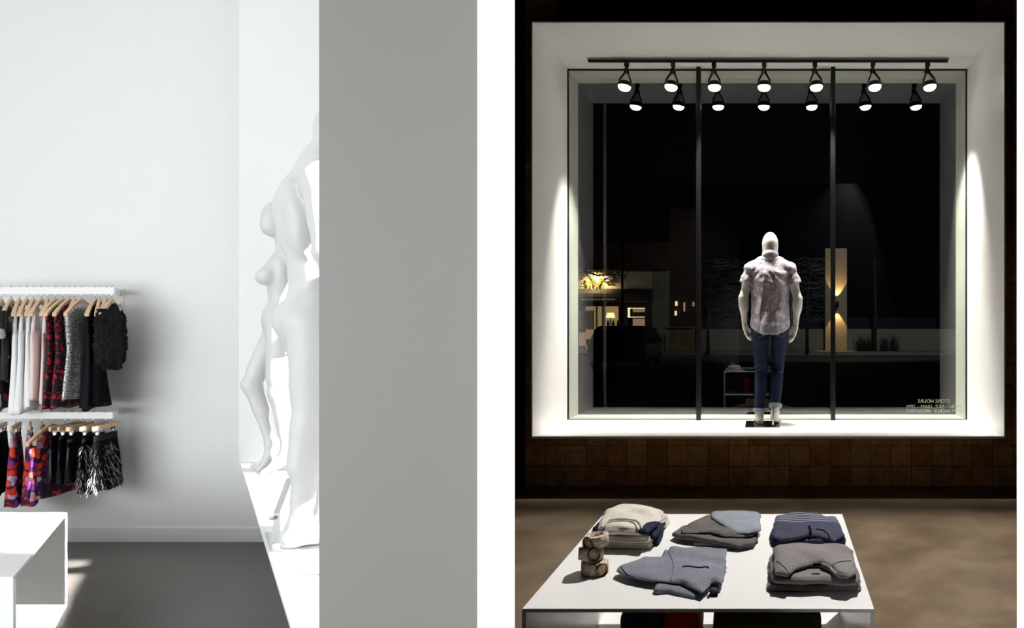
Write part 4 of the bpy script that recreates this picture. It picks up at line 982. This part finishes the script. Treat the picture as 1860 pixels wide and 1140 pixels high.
# upper rail -------------------------------------------------------------
def top_item(px, deg, kind, m, ybot, label, hlabel, w=.020, w2=.030, nm='tank', cat='top', seed=1, ytop=None, flare=1.0, mname=None):
    r, zh = wood_hanger(px, deg, zT1, hlabel, UP)
    x, a = frame_at(px, deg)
    g = tag(empty(nm, (x, YR, 0), a), label, cat, 'clothes on the upper rail')
    zs = zh - .012
    if kind == 'tank':          # straps over the hanger, bodice below
        zb = zs - .235
        for s in (-1, 1):
            MB().tube([(s*.115, 0, zs-.035), (s*.125, 0, zs-.10), (s*.150, .0, zs-.17), (s*.155, 0, zb-.03)], [.008, .009, .011, .013], 10).build('strap', m, g, True)
        loft('bodice', [(zb+.03, .15, .006, 0), (zb, .185, w, 0), (zb-.15, .18, w*1.15, 0), (zpx(ybot), .20*flare, w2, 0)], m, g, (4, .28, 2), seed=seed)
    elif kind == 'dress':
        loft('bodice', [(zs-.015, .04, .008, 0), (zs-.045, .13, w*.8, 0), (zs-.10, .195, w, 0), (zs-.22, .18, w, 0), (zs-.34, .165, w, 0), (zpx(ybot), .21*flare, w2, 0)], m, g, (5, .3, 3), seed=seed)
    elif kind == 'short_sleeve':
        loft('bodice', [(zs-.015, .04, .008, 0), (zs-.045, .13, w*.8, 0), (zs-.10, .19, w, 0), (zs-.25, .17, w, 0), (zpx(ybot), .19*flare, w2, 0)], m, g, (5, .3, 3), seed=seed)
        for s in (-1, 1):
            loft('sleeve', [(zs-.07, .03, .015, s*.18), (zs-.13, .05, w*.9, s*.205), (zs-.26, .05, w, s*.215)], m, g, (3, .2, 1), n=24, seed=seed+s)
    elif kind == 'ruffle':
        loft('bodice', [(zs-.02, .04, .008, 0), (zs-.05, .11, .014, 0), (zs-.10, .16, w*.8, 0), (zs-.3, .155, w2*.8, 0), (zpx(ybot), .14, w2*.8, 0)], m, g, (6, .25, 3), seed=seed, ruffle=.020, n=90)
        for s in (-1, 1):
            loft('ruffled_sleeve', [(zs-.06, .03, .012, s*.16), (zs-.12, .045, w*.8, s*.18), (zs-.33, .05, w, s*.19), (zs-.44, .03, w*.6, s*.185)], m, g, (4, .2, 1), n=56, seed=seed+s, ruffle=.018)
    return g
H = 'light wooden hanger on the upper rail holding the '
top_item(2.5, 0, 'short_sleeve', M['darkfloral'], 742, 'dark patterned long dress cut by the left edge of the frame', H+'dark patterned dress at the frame edge', .03, .045, 'dress', 'dress', 1)
top_item(20.5, 4, 'short_sleeve', M['darkfloral'], 690, 'black top with small bright flowers beside the white tank tops', H+'black flowered top', .022, .022, 'blouse', 'top', 2)
top_item(35, 0, 'tank', M['white_cloth'], 748, 'white sleeveless dress, leftmost of the three white ones', H+'leftmost white garment', .022, .036, 'sleeveless_dress', 'dress', 3, flare=1.05)
top_item(48.5, 3, 'tank', M['white_cloth'], 747, 'white sleeveless dress, middle of the three white ones', H+'middle white garment', .020, .034, 'sleeveless_dress', 'dress', 4, flare=1.05)
top_item(60.5, 2, 'tank', M['white_cloth'], 738, 'white sleeveless top next to the blush ones', H+'white top nearest the blush ones', .018, .026, 'tank', 'top', 5)
top_item(75, 8, 'tank', M['blush'], 724, 'blush pink camisole, leftmost of the three blush ones', H+'leftmost blush camisole', .020, .028, 'camisole', 'top', 6)
top_item(87, 0, 'tank', M['blush'], 724, 'blush pink camisole, middle of the three blush ones', H+'middle blush camisole', .018, .026, 'camisole', 'top', 7)
top_item(101, 14, 'tank', M['blush'], 729, 'blush pink camisole beside the black and red dresses', H+'blush camisole beside the red patterned dresses', .012, .018, 'camisole', 'top', 8)
top_item(115, 20, 'dress', M['cherry'], 737, 'black dress with red cherry print, left of its twin', H+'left black and red dress', .022, .034, 'printed_dress', 'dress', 9)
top_item(126, 16, 'dress', M['cherry'], 738, 'black dress with red cherry print beside the sequin dress', H+'right black and red dress', .024, .036, 'printed_dress', 'dress', 10)
top_item(136, 4, 'dress', M['sequin'], 720, 'silver and black sequin dress, slim one beside the red print', H+'slim sequin dress', .020, .026, 'sequin_dress', 'dress', 11)
top_item(148, 18, 'dress', M['sequin'], 722, 'glittering silver sequin dress, widest on the upper rail', H+'wide silver sequin dress', .034, .040, 'sequin_dress', 'dress', 12)
top_item(173.5, 8, 'dress', M['black_satin'], 740, 'sheer black dress with long uneven hem', H+'sheer black dress', .020, .048, 'dress', 'dress', 13, flare=1.1)
top_item(181, 0, 'dress', M['black_cloth'], 733, 'plain black long dress before the ruffled tops', H+'plain black long dress', .020, .042, 'dress', 'dress', 14, flare=1.1)
top_item(193, 5, 'ruffle', M['black_satin'], 668, 'black ruffled top, left of the two near the rail end', H+'left ruffled top', .022, .026, 'ruffled_top', 'top', 15)
top_item(203, 12, 'ruffle', M['black_satin'], 671, 'black ruffled top at the very end of the upper rail', H+'ruffled top at the rail end', .028, .034, 'ruffled_top', 'top', 16)
# lower rail -------------------------------------------------------------
def low_item(px, deg, kind, m, ybot, label, hlabel, w=.02, w2=.03, nm='skirt', cat='skirt', seed=1, L=.17, w1=.16, flare=1.2):
    if kind == 'wood': r, zh = wood_hanger(px, deg, zB1, hlabel, LO)
    else: r, zh = clip_hanger(px, deg, zB1, hlabel, LO, L)
    x, a = frame_at(px, deg)
    g = tag(empty(nm, (x, YR, 0), a), label, cat, 'clothes on the lower rail')
    zt_ = zh - .055
    if kind == 'wood':
        zs = zh-.012
        loft('bodice', [(zs-.015, .04, .008, 0), (zs-.045, .12, w*.8, 0), (zs-.10, .185, w, 0), (zs-.25, .165, w, 0), (zpx(ybot), .21*flare, w2, 0)], m, g, (5, .3, 3), seed=seed)
    elif kind == 'trouser':
        loft('waistband', [(zt_, w1, w*.55, 0), (zt_-.05, w1*1.02, w*.6, 0)], m, g, (3, 0, 0), seed=seed)
        for s in (-1, 1):
            loft('trouser_leg', [(zt_-.04, w1*.5, w*.6, s*w1*.5), (zt_-.2, w1*.52, w, s*w1*.5), (zpx(ybot), w1*.6, w2, s*w1*.62)], m, g, (3, .2, 1), n=28, seed=seed+s)
    elif kind == 'skirt':
        loft('waistband', [(zt_, w1, w*.55, 0), (zt_-.04, w1*1.02, w*.62, 0)], m, g, (3, 0, 0), seed=seed)
        loft('skirt_body', [(zt_-.038, w1, w*.6, 0), (zt_-.15, w1*1.08, w, 0), (zpx(ybot), w1*flare, w2, 0)], m, g, (4, .25, 1), seed=seed)
    elif kind == 'feather':
        loft('waistband', [(zt_, w1, .010, 0), (zt_-.04, w1*1.02, .012, 0)], M['black_satin'], g, (3, 0, 0), seed=seed)
        loft('skirt_body', [(zt_-.038, w1, .012, 0), (zt_-.15, w1*1.1, w, 0), (zpx(ybot)+.03, w1*1.15, w2, 0)], M['black_cloth'], g, (4, .25, 1), seed=seed)
        rnd = random.Random(seed); vs = []; fs = []; gv = []; gf = []
        for k in range(2400):
            a2 = rnd.uniform(0, 2*PI); t = rnd.random()**.8; z = zt_-.05 - t*(zt_-.06-zpx(ybot)-.03)
            hw = w1*(1+.15*t); ht = .012 + (w2-.012)*t
            p = Vector((hw*math.cos(a2), ht*math.sin(a2), z)); o_ = Vector((math.cos(a2)*.6, math.sin(a2), 0))
            d1 = (V3(0, 0, -1) + o_*rnd.uniform(.1, .9) + V3(rnd.uniform(-.5, .5), rnd.uniform(-.4, .4), 0)).normalized()
            L_ = rnd.uniform(.03, .065); sd = d1.cross(Vector((rnd.uniform(-1, 1), rnd.uniform(-1, 1), .3))).normalized()*rnd.uniform(.0006, .0013)
            q1_ = p + d1*L_*.5; q2_ = q1_ + (d1+V3(0, 0, -.5)).normalized()*L_*.5
            tgt = (gv, gf) if rnd.random() < m else (vs, fs)
            n0 = len(tgt[0]); tgt[0].extend([p-sd, p+sd, q1_+sd, q1_-sd, q2_]); tgt[1].extend([(n0, n0+1, n0+2, n0+3), (n0+3, n0+2, n0+4)])
        mesh('black_feathers', vs, fs, M['black_satin'], g)['kind'] = 'stuff'
        if gv: mesh('pale_feathers', gv, gf, M['feather'], g)['kind'] = 'stuff'
    return g
M['feather'] = mat('pale_feather', (.48, .45, .46), .5)
H = ' on the lower rail, holding the '
low_item(2, 0, 'skirt', M['black_cloth'], 893, 'plain black skirt cut by the left edge of the frame', 'clip hanger'+H+'black skirt at the frame edge', .03, .040, seed=31, flare=1.2)
low_item(29, 0, 'trouser', M['floral'], 915, 'red and purple floral trousers, left pair', 'clip hanger'+H+'left floral trousers', .026, .036, 'floral_trousers', 'trousers', 32, w1=.14)
low_item(54.5, -6, 'trouser', M['floral'], 915, 'red and purple floral trousers, right pair', 'clip hanger'+H+'right floral trousers', .028, .038, 'floral_trousers', 'trousers', 33, w1=.12, L=.13)
low_item(76, 4, 'wood', M['floral'], 902, 'floral sleeveless top, narrow one beside the trousers', 'light wooden hanger'+H+'narrow floral top', .018, .022, 'floral_blouse', 'top', 34)
low_item(94, 30, 'wood', M['floral'], 900, 'wide floral dress with curved hem showing behind the black shorts', 'light wooden hanger'+H+'wide floral dress', .024, .045, 'floral_dress', 'dress', 35, flare=1.0)
low_item(118, 20, 'skirt', M['black_satin'], 872, 'black shorts, leftmost of the three', 'clip hanger'+H+'leftmost black shorts', .016, .046, 'shorts', 'shorts', 36, flare=1.1)
low_item(131, 18, 'skirt', M['black_satin'], 874, 'black shorts, middle of the three', 'clip hanger'+H+'middle black shorts', .014, .030, 'shorts', 'shorts', 37, flare=1.1)
low_item(146, 18, 'skirt', M['black_satin'], 872, 'black shorts next to the feathered skirts', 'clip hanger'+H+'black shorts beside the feathers', .014, .032, 'shorts', 'shorts', 38, flare=1.1)
low_item(170, 18, 'feather', .45, 896, 'black and white feathered skirt, left of the two', 'clip hanger'+H+'left feathered skirt', .022, .036, 'feathered_skirt', 'skirt', 39, w1=.15)
low_item(192, 18, 'feather', .40, 896, 'shaggy feathered skirt at the end of the lower rail', 'clip hanger'+H+'feathered skirt at the rail end', .026, .044, 'feathered_skirt', 'skirt', 40, w1=.16)

# ------------------------------------------------------------------ the street outside at night
YS = 41.0
M['asphalt'] = floor_mat('asphalt', (.012, .012, .013), (.02, .02, .021), (.03, .03, .03), .8, .5)
M['stucco'] = mat('cream_stucco', (.62, .52, .38), .9, var=.06, vscale=.8)
M['stucco_grey'] = mat('grey_stucco', (.30, .29, .24), .9, var=.2, vscale=.6)
M['brown_wall'] = mat('brown_brick', (.06, .03, .018), .9, var=.3, vscale=2)
M['ochre'] = mat('ochre_wall', (.26, .18, .08), .9, var=.25, vscale=1)
M['canvas'] = mat('dark_canvas', (.030, .026, .026), .8)
M['glow'] = mat('lit_interior', (.5, .34, .2), .9, emit=.24, ecol=(1, .62, .34), var=.1, vscale=1.5)
M['glow2'] = mat('lit_interior_bright', (.8, .6, .4), .9, emit=1.1, ecol=(1, .78, .45))
M['shade'] = mat('lamp_shade_fabric', (.9, .8, .6), .8, emit=1.6, ecol=(1, .76, .38))
M['green_trim'] = mat('green_trim', (.16, .19, .13), .6)
M['sign_yellow'] = mat('yellow_letters', (.75, .50, .0), .5, emit=.35, ecol=(1, .72, .0))
M['sign_dark'] = mat('dark_letters', (.05, .045, .04), .6)
M['awning_text'] = mat('pale_letters', (.60, .56, .50), .7, emit=.10, ecol=(1, .95, .85))
M['orange'] = mat('orange_letter', (.9, .35, .02), .6, emit=.5, ecol=(1, .4, .02))
M['leaf'] = mat('dark_leaf', (.010, .010, .006), .8)
M['bark'] = mat('bark', (.03, .022, .015), .9)
M['refl_line'] = mat('pale_refl_line', (.35, .33, .31), .8)  # pale lines that stand in for a reflection
M['low_wall'] = mat('concrete_wall', (.30, .28, .24), .9, var=.1, vscale=.5)
M['car'] = mat('black_car_paint', (.006, .006, .007), .3)
M['tyre'] = mat('tyre', (.006, .006, .006), .9)
struct('ground', MB().box(-40, 45, YE+.02, 60, -.2, -.002), M['asphalt'])
struct('kerb', MB().box(-30, 40, 37.0, 60, -.002, .12), mat('pavement', (.22, .2, .17), .9))
def slab(x0, x1, y0, y1, Y, d=.1):
    a, b = P(x0, y1, Y), P(x1, y0, Y); return (a.x, b.x, Y-d, Y, a.z, b.z)
# salon opposite
sh = tag(empty('salon_building', (P(1120, 0, YS).x, YS, .12)), 'cream salon building across the street with lit sign wall and dark awning', 'building')
def SP(name, m, *bxs, parent=None):
    mb = MB()
    for q in bxs: mb.box(*q)
    o = mb.build(name, m, parent or sh); o.matrix_parent_inverse = Matrix.Translation(-(parent or sh).location) if not parent else parent.matrix_parent_inverse
    if parent: o.location = (0, 0, 0)
    return o
bpy.context.view_layer.update()
SP('sign_wall', M['stucco'], slab(980, 1185, 491, 531, YS))
SP('side_wall', M['stucco_grey'], slab(1185, 1216, 491, 636, YS))
SP('upper_wall', M['brown_wall'], slab(980, 1216, 440, 491, YS, .15))
SP('cornice', M['canvas'], slab(980, 1216, 488.5, 491, YS, .4))
SP('shop_front', M['canvas'], slab(980, 1052, 531, 636, YS), slab(1124, 1141, 531, 636, YS), slab(1172, 1185, 531, 636, YS), slab(1052, 1124, 531, 556, YS), slab(1141, 1172, 531, 559, YS), slab(1141, 1172, 600, 636, YS))
SP('lit_room', M['glow'], (P(1048, 0, YS).x, P(1128, 0, YS).x, YS+2, YS+2.05, .12, P(0, 553, YS).z), (P(1138, 0, YS).x, P(1176, 0, YS).x, YS+2, YS+2.05, P(0, 604, YS).z, P(0, 556, YS).z))
SP('lower_panel', M['glow'], slab(1052, 1066, 603, 628, YS, .02))
SP('door_post', M['green_trim'], slab(1083, 1085.5, 556, 636, YS), slab(1094, 1099.5, 553, 636, YS), slab(1127, 1128.5, 563, 636, YS))
SP('window_frame', M['glow2'], slab(1141, 1172, 559, 560.6, YS, .14), slab(1141, 1144.5, 559, 576, YS, .14), slab(1141, 1171, 575, 576.2, YS, .14))
SP('back_counter', M['canvas'], (P(1145, 0, YS).x, P(1170, 0, YS).x, YS+.8, YS+1.2, P(0, 575, YS).z-.1, P(0, 566, YS).z))
SP('poster_frame', M['green_trim'], slab(1052, 1079, 564, 567, YS, .16), slab(1052, 1079, 595, 598, YS, .16), slab(1052, 1055.5, 564, 598, YS, .16), slab(1075.5, 1079, 564, 598, YS, .16))
SP('poster', mat('poster_grey', (.13, .13, .14), .7, var=.4, vscale=3, emit=.02), slab(1055.5, 1075.5, 567, 595, YS, .13))
# awning with rounded side
za, zb, zc = P(0, 524, YS).z, P(0, 547, 39.8).z, P(0, 567, YS-.6).z
xa, xb = P(985, 0, YS).x, P(1186, 0, YS).x
aw = MB(); prof = [(YS-.1, za)] + [(YS-.1-1.1*math.sin(t*PI/2), zb+.25 + (za-zb-.25)*math.cos(t*PI/2)) for t in (.25, .5, .75, 1)] + [(YS-1.2, zb), (YS-.1, zb)]
n = len(prof); aw.add([(xa, y, z) for y, z in prof] + [(xb, y, z) for y, z in prof], [tuple(range(n)), tuple(range(n, 2*n))[::-1]] + [(i, n+i, n+(i+1) % n, (i+1) % n) for i in range(n)])
o = aw.build('awning', M['canvas'], sh); o.matrix_parent_inverse = Matrix.Translation(-sh.location)
def stext(name, body, px, py, h, m, Y, width=None, parent=None, depth=.03):
    c = P(px, py, Y); t = text(name, body, (c.x, Y, c.z), h*Y/F0*1.38, m, None, width=(width*Y/F0 if width else None), depth=depth)
    t.parent = parent or sh; t.matrix_parent_inverse = Matrix.Translation(-sh.location); return t
YA = 39.78
stext('awning_lettering', 'PEACE, LOVE & BL', 1076, 544.6, 2.5, M['awning_text'], YA, 41)
stext('awning_lettering', 'WOUTS', 1109.5, 544.6, 2.5, M['awning_text'], YA, 16)
hc = P(1099, 542.6, YA); hv = [(hc.x + .045*s_*(1.3*math.sin(t)**3)*.8, YA, hc.z + .035*(math.cos(t) - .4*math.cos(2*t))*1.0) for s_ in (1,) for t in [2*PI*k/20 for k in range(20)]]
o = mesh('heart_letter', hv, [tuple(range(20))], M['orange'], sh); o.matrix_parent_inverse = Matrix.Translation(-sh.location)
for x, w in ((1066, -2.2), (1072.5, 2.0), (1078, -1.6), (1087.5, 4.0)):
    a, b = P(x+w, 506.5, YS-.2), P(x-w*.2, 518.5, YS-.2)
    o = MB().bar(a, b, .05, .10).build('sign_letter', M['sign_yellow'], sh); o.matrix_parent_inverse = Matrix.Translation(-sh.location)
stext('sign_lettering', 'Cali', 1107, 511.5, 8, M['sign_dark'], YS-.15, 22)
stext('sign_lettering', 'orma', 1109, 515.6, 2.6, M['sign_dark'], YS-.15, 14)
lp = tag(empty('table_lamp', P(1109, 590, YS+1.2)), 'glowing tapered lamp in the salon window', 'lamp')
hs = (577-568)*42.2/F0
MB().lathe([(.27, 0), (.275, .01), (.20, hs), (.19, hs+.005)], (0, 0, (590-577)*42.2/F0), n=20).build('lamp_shade', M['shade'], lp, True)
MB().lathe([(.12, 0), (.12, .03), (.03, .06), (.05, .2), (.02, .42)], (0, 0, 0), n=14).build('lamp_base', M['canvas'], lp, True)
for i, (px, nm) in enumerate(((1104.5, 'left'), (1114, 'middle'), (1122.5, 'right'))):
    c = P(px, 592, YS+.6)
    tag(MB().lathe([(.05, -.6), (.07, 0), (.075, .16), (.07, .22), (.035, .28), (.035, .33), (.01, .35)], c, n=12).build('bottle', M['sign_dark'], smooth=True), 'dark bottle in the salon window, %s of three' % nm, 'bottle', 'bottles in the salon window')
# lights of the street
spot('sign_lamp', P(1078, 486, 40.2), (0, .35, -1), 115, 520, (1, .72, .36), .05, .8)
spot('shopfront_fill', P(1100, 575, 36), (-.1, 1, .1), 60, 60, (1, .8, .55), .1, 1)  # added fill that brightens the shop front, no real lamp
spot('street_fill', (6, 31, 7), (-.3, .8, -.65), 130, 700, (.9, .92, 1), .2, .6)  # added fill for the low wall and pale lines, no street lamp
# dark building with small lit windows
db = tag(empty('brick_building', (0, 0, 0)), 'dark brick building with small lit windows right of the salon', 'building')
MB().box(*slab(1216, 1268, 380, 594, YS+.2)).build('upper_wall', M['brown_wall'], db)
MB().box(*slab(1216, 1262, 594, 636, YS)).build('lower_wall', M['ochre'], db)
MB().box(*slab(1216, 1262, 593.4, 594.6, YS, .3)).build('ledge', M['stucco'], db)
for (x, y, w, h, m) in ((1228.5, 551, 2.2, 4, 'glow2'), (1227.5, 568.5, 2, 4, 'glow2'), (1243, 557, 1.6, 8, 'pinkglow'), (1259.5, 552, 2.0, 4, 'glow')):
    if m == 'pinkglow' and m not in M: M[m] = mat('pink_lit_pane', (.5, .3, .25), .8, emit=.35, ecol=(1, .55, .42))
    MB().box(*slab(x-w, x+w, y-h, y+h, YS, .02)).build('lit_window', M[m], db)
# low wall, column and wall light
lw = tag(MB().box(*slab(1272, 1497, 597, 636, YS), ).build('garden_wall', M['low_wall']), 'low pale street wall left of the lit column', 'wall')
tag(MB().box(*slab(1538, 1790, 597, 636, YS)).build('garden_wall', M['low_wall']), 'low pale street wall behind the grasses, right of the lit column', 'wall')
tag(MB().box(*slab(1272, 1700, 577, 640, YS+.6)).build('navy_fence', mat('navy_board', (.008, .010, .025), .8)), 'dark navy fence band above the low wall', 'fence')
tag(MB().box(*slab(1498, 1537, 452, 636, YS-.1, .35)).build('stone_column', mat('warm_plaster', (.50, .40, .27), .9, var=.08, vscale=1.2)), 'tall plaster column lit by an up and down light', 'column')
sc_ = tag(empty('wall_sconce', P(1521, 552.5, YS-.75)), 'small black up and down wall light on the plaster column', 'wall light')
MB().lathe([(.075, -.17), (.08, -.165), (.08, .165), (.075, .17)], (0, 0, 0), n=20).build('lamp_housing', M['black'], sc_, True)
MB().box(-.04, .04, .06, .30, -.05, .05).build('wall_mount', M['black'], sc_)
for d in (1, -1):
    l = spot('sconce_beam', (0, 0, 0), (0, .10, d), 62, 210 if d > 0 else 170, (1, .66, .30), .03, .25); l.parent = sc_; l.location = (0, .08, .21*d)
# ornamental grasses
rnd = random.Random(5)
for i, (px, lab) in enumerate(((1562, 'leftmost'), (1577, 'second from the left'), (1606, 'third from the left'), (1623, 'rightmost'))):
    c = P(px, 636, YS-1.2); vs = []; fs = []
    for k in range(110):
        bx, by = rnd.gauss(0, .13), rnd.gauss(0, .12); h = rnd.uniform(.35, 1.05); lx = rnd.gauss(0, .12); wd = rnd.uniform(.006, .012); n0 = len(vs)
        vs += [(bx-wd, by, 0), (bx+wd, by, 0), (bx+lx*.4+wd*.8, by, h*.6), (bx+lx*.4-wd*.8, by, h*.6), (bx+lx, by+.02, h)]
        fs += [(n0, n0+1, n0+2, n0+3), (n0+3, n0+2, n0+4)]
    o = mesh('ornamental_grass', vs, fs, M['leaf']); o.location = (c.x, c.y, .12)
    tag(o, 'dark spiky grass clump before the low street wall, ' + lab, 'plant', 'grasses along the street wall')
t = tag(MB().tube([P(1590, 645, YS-1.5), P(1590, 610, YS-1.5), P(1591, 575, YS-1.5), P(1588, 470, YS-1.5)], [.09, .085, .08, .05]).build('tree_trunk', M['bark'], smooth=True), 'thin dark tree trunk between the spiky grasses', 'tree')
# trees; the first two stand in for a reflection in the glass
def reflection_tree(px, x0, x1, y0, y1, Y, label, seed):
    r = random.Random(seed); root = tag(empty('reflection_tree', (P(px, 0, Y).x, Y, .1)), label, 'tree'); L0 = root.location
    b = P(px, 640, Y); tp = P(px, 560, Y)
    MB().tube([V3(0, 0, 0), tp-L0, P(px+2, 520, Y)-L0, P((x0+x1)/2, y0+12, Y)-L0], [.10, .07, .05, .02]).build('trunk', M['bark'], root, True)
    tw = MB()
    for k in range(120):
        y = r.uniform(y0, y1); x = r.uniform(x0, x1-12); L = r.uniform(14, 40); pts = []; ph = r.uniform(0, 6); Yk = Y + r.uniform(-.8, .8)
        for j in range(9):
            pts.append(P(min(x1, x + L*j/8), y + 1.1*math.sin(j*1.2+ph) + r.uniform(-.35, .35) + 1.8*math.sin(j*.5+ph*2), Yk) - L0)
        tw.tube(pts, .006, 3)
    tw.build('reflection_lines', M['refl_line'], root)
    return root
reflection_tree(1286, 1274, 1352, 470, 592, 37, 'pale wavy lines on a trunk left of the mannequin, standing in for a reflection', 1)
reflection_tree(1466, 1440, 1512, 468, 585, 37, 'pale wavy lines on a trunk right of the mannequin, standing in for a reflection', 2)
lt = tag(empty('street_tree', (P(1090, 0, 20).x, 20, 0)), 'dark leafy tree branch hanging in front of the salon sign', 'tree'); L0 = lt.location.copy()
MB().tube([P(1040, 470, 20)-L0, P(1062, 492, 20)-L0, P(1085, 500, 20)-L0, P(1110, 498, 20)-L0, P(1141, 500, 20)-L0], [.04, .03, .025, .018, .008]).tube([P(1062, 492, 20)-L0, P(1075, 510, 20)-L0, P(1095, 524, 20)-L0], [.02, .015, .006]).tube([P(1040, 470, 20)-L0, P(1005, 430, 20)-L0, V3(-2.2, 0, 2.5), V3(-2.2, 0, 0)], [.04, .08, .14, .18]).build('branch', M['bark'], lt, True)
r = random.Random(9); vs = []; fs = []
for k in range(420):
    u = r.random()
    if u < .62: px, py = r.uniform(1045, 1142), 0; py = 499 + r.gauss(0, 6) - (4 if px > 1080 else 0)
    else: px = r.uniform(1050, 1098); py = 515 + r.gauss(0, 7)
    c = P(px, py, 20 + r.uniform(-.3, .3)) - L0; a = r.uniform(0, PI); L_ = r.uniform(.018, .036); wd = L_*.42
    d1 = V3(math.cos(a), r.uniform(-.4, .4), math.sin(a)).normalized(); d2 = d1.cross(V3(r.uniform(-.3, .3), 1, 0)).normalized()
    n0 = len(vs); vs += [c-d1*L_, c+d2*wd, c+d1*L_, c-d2*wd]; fs.append((n0, n0+1, n0+2, n0+3))
mesh('leaves', vs, fs, M['leaf'], lt)['kind'] = 'stuff'
tag(MB().tube([P(1130.5, 650, 33), P(1130.5, 540, 33), P(1130.5, 420, 33)], .055, 10).build('sign_post', M['black'], smooth=True), 'dark slim street post in front of the salon', 'post')
# parked car seen from behind
cr = tag(empty('parked_car', (P(1118, 0, 24).x, 24, 0)), 'black boxy car parked on the street before the salon', 'car')
F = Field((-1.15, -.1, .15), (1.15, 4.4, 1.62), .06)
X, Y, Z = F.ax[0][:, None, None], F.ax[1][None, :, None], F.ax[2][None, None, :]
wz = np.interp(Z, [.2, .9, 1.0, 1.5], [.98, 1.0, .93, .78]); q1 = np.abs(X)-wz+.12; q2 = np.abs(Y-2.15) - np.interp(Z, [.2, 1.0, 1.5], [2.15, 2.1, 1.5]) + .12; q3 = np.abs(Z-.88)-.62+.12
F.F = np.sqrt(np.maximum(q1, 0)**2+np.maximum(q2, 0)**2+np.maximum(q3, 0)**2) + np.minimum(np.maximum(np.maximum(q1, q2), q3), 0) - .12
pos, fs = F.mesh(); nmesh('car_body', pos, fs, M['car'], cr)
for sx in (-1, 1):
    for y in (.8, 3.4): MB().lathe([(.30, -.1), (.34, -.08), (.34, .08), (.30, .1)], (sx*.88, y, .34), (1, 0, 0), 20).build('wheel', M['tyre'], cr, True)
    MB().box(sx*.92-.07, sx*.92+.05, -.02, .10, .85, 1.05).build('tail_light', mat('tail_light', (.05, .004, .003), .3), cr)
MB().prism([(-.72, -.02), (.72, -.02), (.72, .05), (-.72, .05)], 1.02, 1.38).build('rear_window', M['black'], cr)
# bench
bn = tag(empty('bench', (P(1197, 0, 38).x, 38, .12)), 'small dark lattice-back bench beside the salon', 'bench')
bk = MB()
for k in range(9): bk.box(-.28+.065*k, -.265+.065*k, .2, .22, .45, .95)
for k in range(5): bk.box(-.29, .27, .198, .222, .47+.11*k, .485+.11*k)
bk.build('backrest', M['black_soft'], bn); MB().box(-.32, .32, -.22, .2, .42, .46).build('seat', M['black_soft'], bn)
for sx in (-.3, .28):
    for y in (-.2, .18): MB().box(sx, sx+.03, y, y+.03, 0, .62 if y < 0 else .95).build('leg', M['black_soft'], bn)
    MB().box(sx, sx+.03, -.2, .2, .60, .63).build('armrest', M['black_soft'], bn)
